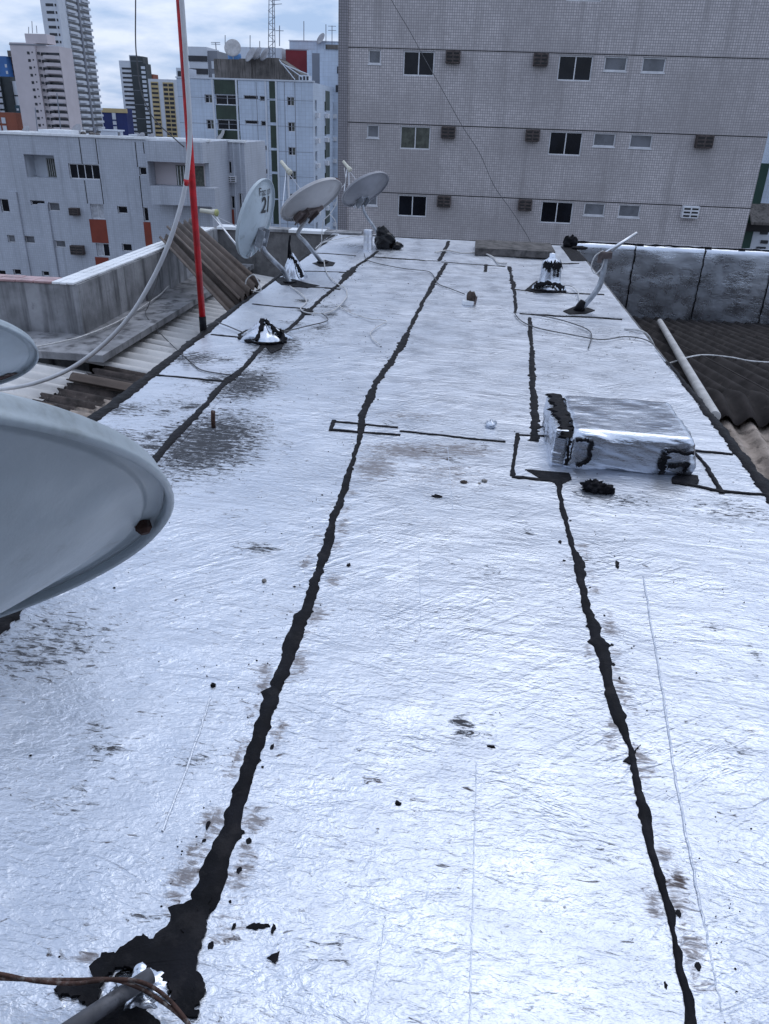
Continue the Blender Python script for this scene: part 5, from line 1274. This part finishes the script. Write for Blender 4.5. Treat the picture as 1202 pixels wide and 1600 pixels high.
# left-edge cluster
Q = {'a': (-311.39, -49.25, -302.46, 28.56), 'b': (-277.32, -44.96, -270.91, 27.34), 'c': (-273.8, -45.15, -266.13, 27.14), 'd': (-258.93, -41.25, -253.76, 15.71), 'e': (-254.33, -41.12, -248.78, 15.88), 'f': (-249.19, -41.03, -246.6, 13.95), 'g': (-242.14, -39.74, -235.97, 2.52), 'h': (-240.84, -37.3, -225.89, -0.93), 'i': (-270.71, 26.81, -265.3, 30.3), 'j': (-261.29, -41.06, -256.52, 16.04)}
o = block('apartment_tower', 'white tower with dark window bands cut by the left edge', 520, Q['a'], M_WHITE); bands(o, 'f', 520, Q['a'][0], Q['a'][2]-1, Q['a'][3]-2.5, 1.6, 14, 3.4, M_FARWIN, 'window')
o = block('apartment_tower', 'bright blue tower front near the left edge', 480, Q['b'], M_BLUEF); bands(o, 'f', 480, Q['b'][2]-1.4, Q['b'][2]-.2, Q['b'][3]-4, 1.6, 12, 3.3, M_WHITE, 'balcony')
make('roof_house', MB().box(Q['i'][0], Q['i'][2], 482, 490, Q['b'][3]+.01, Q['i'][3]), M_STAINC, o)
o = block('apartment_tower', 'brown brick tower right of the bright blue one', 485, Q['c'], M_BROWNF); bands(o, 'f', 485, Q['c'][0]+1, Q['c'][2]-.5, Q['c'][3]-3, 1.4, 18, 3.3, M_FARWIN, 'window')
o = block('apartment_tower', 'dark framed tower with white balcony fronts at the left', 440, Q['d'], M_DKGREY); bands(o, 'f', 440, Q['d'][0]+1.0, Q['d'][2]-.3, Q['d'][3]-1.5, 2.0, 11, 2.9, M_WHITE, 'balcony', .6)
o = block('apartment_tower', 'blank dark grey-green tower beside the white balcony fronts', 441.5, Q['e'], M_DKGREY); bands(o, 'f', 441.5, Q['e'][2]-.6, Q['e'][2]-.2, Q['e'][3]-2, 1.2, 8, 3.2, M_FARWIN, 'window', .05)
o = block('apartment_tower', 'narrow white strip tower beside the pinkish tower', 442.8, Q['f'], M_WHITE); bands(o, 'f', 442.8, Q['f'][0], Q['f'][2], Q['f'][3]-6.5, .7, 4, 6.2, M_FARWIN, 'joint', .05)
o = block('apartment_tower', 'low teal tower at the foot of the pinkish tower', 430, Q['g'], M_TEAL); bands(o, 'f', 430, Q['g'][0]+.6, Q['g'][0]+1.8, Q['g'][3]-1.5, 1., 8, 2.6, M_WHITE, 'window')
o = block('apartment_block', 'low brick-red block with white bays at the far left', 400, Q['h'], M_ORANGE)
for x_ in (4.5, 7.5): bands(o, 'f', 400, Q['h'][0]+x_, Q['h'][0]+x_+2., Q['h'][3]-2.2, 2.6, 3, 3.6, M_WHITE, 'bay', .5)
bands(o, 'f', 400, Q['h'][0]+1.2, Q['h'][0]+3.2, Q['h'][3]-2.8, 3., 3, 3.8, M_NAVY, 'window', .3)
o = block('apartment_tower', 'pale pinkish block cut by the left edge under the white tower', 436, Q['j'], M_PINKW); bands(o, 'f', 436, Q['j'][0]+1, Q['j'][2]-.6, Q['j'][3]-3, 1.2, 10, 3., M_FARWIN, 'window')
# middle cluster
Z = {'a': (-257.03, -49.59, -236.73, 2.77), 'b': (-263.55, -54.56, -254.02, 34.3), 'c': (-254.43, -54.12, -244.95, 37.26), 'd': (-248.94, -54.17, -242.92, 32.72), 'e': (-252.42, -55.61, -246.21, 27.03), 'f': (-234.89, -51.61, -212.16, 22.54), 'g': (-233.04, -51.89, -227.7, 20.78), 'h': (-224.33, -51.48, -216.6, 20.64), 't': (-256.25, 34.42, -250.92, 38.05)}
o = block('apartment_block', 'navy blue block with a white stripe on the skyline', 560, Z['a'], M_NAVY); wz = Z['a'][2]-Z['a'][0]
make('white_stripe', MB().box(Z['a'][0]+wz*.5, Z['a'][0]+wz*.62, 559.7, 560.2, GROUND, Z['a'][3]-2.5), M_WHITE, o); make('white_stripe', MB().box(Z['a'][0]-.01, Z['a'][0]+wz*.16, 559.7, 560.2, GROUND, Z['a'][3]-2.5), M_WHITE, o)
make('roof_edge', MB().box(Z['a'][0]-.5, Z['a'][2]+.5, 559.5, 561, Z['a'][3]-2.4, Z['a'][3]+.2), M_YELLOW, o)
bands(o, 'f', 559.7, Z['a'][0]+wz*.5, Z['a'][0]+wz*.62, Z['a'][3]-6.5, .9, 8, 3.2, M_NAVY, 'window', .06)
o = block('apartment_tower', 'white tower with dark stripes left of the dark slab', 620, Z['b'], M_WHITE); wz = Z['b'][2]-Z['b'][0]; ft = 2.935
bands(o, 'f', 620, Z['b'][0]+wz*.18, Z['b'][2], Z['b'][3]-4.4, ft*.42, 21, ft, M_FARWIN, 'window', .2)
make('roof_house', MB().box(Z['t'][0], Z['t'][2], 622, 630, Z['b'][3]+.01, Z['t'][3]), M_WHITE, o)
o = block('apartment_tower', 'blank dark slab tower between white balconies', 619, Z['c'], M_DKGREY); bands(o, 'f', 619, Z['c'][0]+.4, Z['c'][2]-.4, Z['c'][3]-3., .25, 8, 9.3, M_MIDGREY, 'joint', .05)
o = block('apartment_tower', 'white stacked balconies right of the dark slab tower', 618.5, (Z['d'][0]+2.5, 0, Z['d'][2], Z['d'][3]), M_DKGREY); bands(o, 'f', 618.5, Z['d'][0]+2.6, Z['d'][2]-.6, Z['d'][3]-1.8, ft*.6, 21, ft, M_WHITE, 'balcony', .8)
o = block('apartment_tower', 'slim terracotta tower behind the ochre one', 640, Z['e'], M_ORANGE); bands(o, 'f', 640, Z['e'][0]+3.2, Z['e'][0]+4., Z['e'][3]-3., 1.4, 18, 3.4, M_FARWIN, 'window', .05)
o = block('apartment_tower', 'white tower with ochre balcony columns left of the red pole', 600, Z['f'], M_WHITE); fy = 2.819
make('ochre_column', MB().box(Z['g'][0], Z['g'][2], 599.6, 600.2, GROUND, Z['g'][3]), M_YELLOW, o); make('ochre_column', MB().box(Z['h'][0], Z['h'][2], 599.6, 600.2, GROUND, Z['h'][3]), M_YELLOW, o)
bands(o, 'f', 599.6, Z['g'][0]+.3, Z['g'][2]-.3, Z['g'][3]-.8, fy*.45, 18, fy, M_FARWIN, 'window', .1)
for a in (.02, .52): bands(o, 'f', 599.6, Z['h'][0]+(Z['h'][2]-Z['h'][0])*a+.2, Z['h'][0]+(Z['h'][2]-Z['h'][0])*(a+.44), Z['h'][3]-.8, fy*.62, 18, fy, M_FARWIN, 'window', .1)

# --- block seen past the right end of the mauve one
SX = [(22.06, -8.25, 28.91, 4.33)][0]
sb = empty('apartment_block', (SX[0]+4, 72, GROUND)); tag(sb, 'pale block with a dark green corner strip at the far right edge', 'building')
make('wall', MB().box(SX[0], SX[2], 72, 82, GROUND, -3.6), M_WHITE, sb)
g0, g1 = [(23.59, -3.82, 24.0, -0.56), (23.56, -7.44, 24.19, -5.27)]
make('green_strip', MB().box(SX[0]-.01, g1[2], 71.9, 72.3, GROUND, g0[3]), M_GREENB, sb)
make('upper_wall', MB().box(g1[2]+.01, SX[2], 72.05, 80, g0[1], 14), M_WPANEL, sb)
rcs = [(24.26, -6.05, 25.2, -5.79), (24.49, -6.77, 25.38, -6.51), (24.26, -7.41, 25.32, -7.05)]
for rc in rcs: make('window', MB().box(rc[0]+.5, rc[2]+.2, 71.9, 72.2, rc[1], rc[3]), M_FARWIN, sb)
ca = [(23.23, -4.92, 25.43, -3.59)][0]
make('awning', MB().add([(ca[0],72,ca[3]),(ca[2],72,ca[3]),(ca[2],70,ca[1]),(ca[0],70,ca[1]),(ca[0],72,ca[3]-.2),(ca[2],72,ca[3]-.2),(ca[2],70,ca[1]-.2),(ca[0],70,ca[1]-.2)], [(0,1,2,3),(7,6,5,4),(0,3,7,4),(1,5,6,2),(3,2,6,7)]), M_STAINC, sb)
make('dark_gap', MB().box(ca[0], ca[2], 71.6, 71.99, ca[1]-.9, ca[1]-.25), M_DARK, sb)

# ------------------------------------------------------------------ small things on the roofs
def small_dish(px_c, Y, R_, label, n=(-.35,-.75,.55), mat_=None, drop=1.):
    c = Vector(px_c); n, u, r = frame_of(n); root = empty('rooftop_dish', c-Vector((0,0,drop))); tag(root, label, 'satellite dish', 'dishes on distant roofs')
    b = MB(); seg = 20; prof = [(0,-.2*R_),(R_*.5,-.15*R_),(R_,0),(R_*1.02,-.03*R_),(R_*.5,-.2*R_),(0,-.25*R_)]
    for k in range(seg):
        a = 2*math.pi*k/seg
        for pr, pz in prof: b.v.append(tuple(c+r*pr*math.cos(a)+u*pr*math.sin(a)+n*pz))
    m_ = len(prof); b.f = [(k*m_+i, k*m_+i+1, ((k+1) % seg)*m_+i+1, ((k+1) % seg)*m_+i) for k in range(seg) for i in range(m_-1)]
    make('reflector', b, mat_ or M_DISHG, root, True); make('mast', MB().tube([c-n*.25*R_, c-n*.4*R_-Vector((0,0,.2)), c-Vector((0,0,drop))], .05, 6), M_GALV, root)
SM = [((-36.212, 74.0, -0.067), 74, 0.62, 'largest grey dish on the edge of the low white roof'), ((-41.066, 74.0, -0.278), 74, 0.5, 'grey dish on the low white roof at the far left'), ((-30.188, 73.0, -0.426), 73, 0.4, 'left one of two small dishes above the white roof edge'), ((-29.903, 73.4, -0.396), 73.4, 0.42, 'right one of two small dishes above the white roof edge'), ((-29.22, 74.0, -0.407), 74, 0.36, 'small dish beside the long white sheet on the low roof'), ((-32.774, 75.0, -0.434), 75, 0.34, 'small dish right of the white roof box')]
for p, Y, R_, lab in SM: small_dish(p, Y, R_, lab, drop=max(.3, p[2]+.52))
SM2 = [((-31.864, 111.0, 9.242), 1.05, 'pale dish beside the blue water tank', 1.5), ((-28.532, 107.0, 8.308), 0.9, 'left dark dish on the concrete tank house', 0.5), ((-27.69, 107.2, 8.478), 0.8, 'middle dark dish on the concrete tank house', 0.6), ((-26.833, 107.3, 8.371), 0.8, 'right dark dish on the concrete tank house', 0.5), ((-24.225, 131.5, 12.161), 0.85, 'thin dish on the pale skyline block', 0.5), ((-32.132, 104.6, -0.639), 0.75, 'pale round dish below the green panels', 0.4)]
for p, R_, lab, dz in SM2: small_dish(p, 0, R_, lab, n=(-.6,-.6,.5) if R_ != 1.05 else (.1,-.9,.35), mat_=M_DISHW if R_ in (1.05,.75) else M_DISHG, drop=dz)
def antenna(a, top, label, r=.05, arms=0, w=1.):
    root = empty('antenna', a); tag(root, label, 'antenna', 'thin antennas on distant roofs'); a, top = Vector(a), Vector(top)
    make('mast', MB().tube([a, top], r, 6), M_MIDGREY, root)
    if arms:
        b = MB()
        for k in range(arms):
            p = a.lerp(top, .75+.22*k/max(1, arms-1)); b.tube([p-Vector((w*.5,0,0)), p+Vector((w*.5,0,0))], r*.6, 5)
        make('crossbar', b, M_MIDGREY, root)
AN = [((-33.132, 112.0, 9.181), (-33.035, 112.0, 10.662), 'antenna above the blue water tank', 0.05, 0), ((-29.89, 112.0, 8.122), (-29.76, 112.0, 10.736), 'antenna left of the lattice mast', 0.05, 0), ((-28.621, 112.0, 8.154), (-28.533, 112.0, 10.135), 'shorter antenna left of the lattice mast', 0.05, 0), ((-29.438, 127.0, 10.71), (-29.358, 127.0, 13.233), 'antenna right of the lattice mast', 0.07, 1), ((-26.65, 131.0, 11.738), (-26.608, 131.0, 14.239), 'antenna above the pale skyline block', 0.06, 0), ((-23.316, 131.0, 11.653), (-23.308, 131.0, 13.91), 'antenna near the thin skyline dish', 0.06, 0), ((-22.4, 131.0, 11.348), (-22.401, 131.0, 13.769), 'antenna beside the mauve tiled block', 0.06, 2), ((-38.696, 76.0, -0.537), (-38.545, 76.0, 2.889), 'thin antenna in front of the pinkish tower', 0.05, 1), ((-40.992, 76.0, -0.398), (-40.868, 76.0, 1.626), 'short antenna on the low white roof', 0.05, 0), ((-35.28, 76.0, -0.209), (-35.272, 76.0, 0.27), 'stubby antenna by the white roof box', 0.06, 1), ((-208.24, 392.0, 31.983), (-207.764, 392.0, 34.488), 'short antenna on the pinkish tower', 0.15, 0), ((-206.385, 392.0, 32.024), (-205.802, 392.0, 36.76), 'tall antenna on the pinkish tower', 0.15, 0), ((-204.223, 392.0, 32.073), (-203.976, 392.0, 35.066), 'right antenna on the pinkish tower', 0.15, 0), ((-34.024, 111.0, 8.945), (-34.048, 111.0, 9.786), 'twin-pronged antenna left of the blue tank', 0.06, 2)]
for a, t_, lab, r_, ar in AN: antenna(a, t_, lab, r_, ar, 1.2 if ar else 1.)
# lattice mast
la, lt = Vector((-26.606, 110.0, 6.097)), Vector((-26.317, 110.0, 15.113))
lm = empty('lattice_mast', la); tag(lm, 'slim lattice radio mast rising above the concrete tank house', 'mast')
for dx, dy in ((-.38,0),(.38,0),(0,.5)): make('leg', MB().tube([la+Vector((dx*1.3,dy,0)), lt+Vector((dx*.8,dy,0))], .05, 6), M_MIDGREY, lm)
b = MB(); nb = 14
for k in range(nb):
    p, q = la.lerp(lt, k/nb), la.lerp(lt, (k+1)/nb); s_ = 1 if k % 2 else -1
    b.tube([p+Vector((-.45*s_,0,0)), q+Vector((.4*s_,0,0))], .03, 5); b.tube([p+Vector((-.4,0,0)), p+Vector((.4,0,0))], .03, 5)
make('lattice', b, M_MIDGREY, lm)
b = MB()
for k in range(3): b.tube([la.lerp(lt,.86+.045*k)+Vector((0,0,0)), la.lerp(lt,.86+.045*k)+Vector((1.3-.2*k,0,.1))], .035, 5)
make('crossbar', b, M_MIDGREY, lm)
# odds and ends on the low white roof
bxr = [(-34.35, -0.51, -32.75, -0.09)][0]
make_ = make('roof_box', MB().box(bxr[0], bxr[2], 75, 76.2, -.5, bxr[3]).box(bxr[0]-.15, bxr[2]+.15, 74.9, 76.3, bxr[3]+.01, bxr[3]+.12), M_WHITE); tag(make_, 'white box with a flat lid on the low white roof', 'roof box')
rs = [(-28.34, -0.6, -25.31, -0.4), (-38.77, -0.39, -35.79, -0.09), (-42.4, -0.58, -40.23, -0.32)]
for rc, lab in zip(rs, ('long bright white sheet on the low roof near the pole', 'white sheet in front of the pinkish tower', 'white sheet on the low roof at the far left')):
    tag(make('white_sheet', MB().box(rc[0], rc[2], 72, 75, -.48, rc[3]), M_TILEW), lab, 'roof sheet', 'white sheets on the low roof')
vp_ = [(-29.89, -0.68, -29.6, -0.28)][0]
tag(make('vent_box', MB().box(vp_[0], vp_[2], 71, 71.6, -.31, vp_[3]).box(vp_[0]-.1, vp_[2]+.1, 70.9, 71.7, vp_[3]+.003, vp_[3]+.1), M_WHITE), 'small white block at the kink of the low roof edge', 'vent')
clutter = [(-35.78, -0.57, -35.35, -0.2), (-34.99, -0.54, -34.5, -0.23), (-34.39, -0.52, -34.02, -0.26)]
for rc, lab in zip(clutter, ('left dark lump on the low roof', 'middle dark lump on the low roof', 'right dark lump on the low roof next to the white box')):
    b = MB(); blob(b, ((rc[0]+rc[2])/2, 74, -.45+(rc[3]+.45)*.45), ((rc[2]-rc[0])/2, .3, (rc[3]+.45)*.6), .6, 3., rc[0], 14, 9, -.48)
    tag(make('roof_lump', b, M_STAINC, None, True), lab, 'roof clutter', 'dark lumps on the low roof')
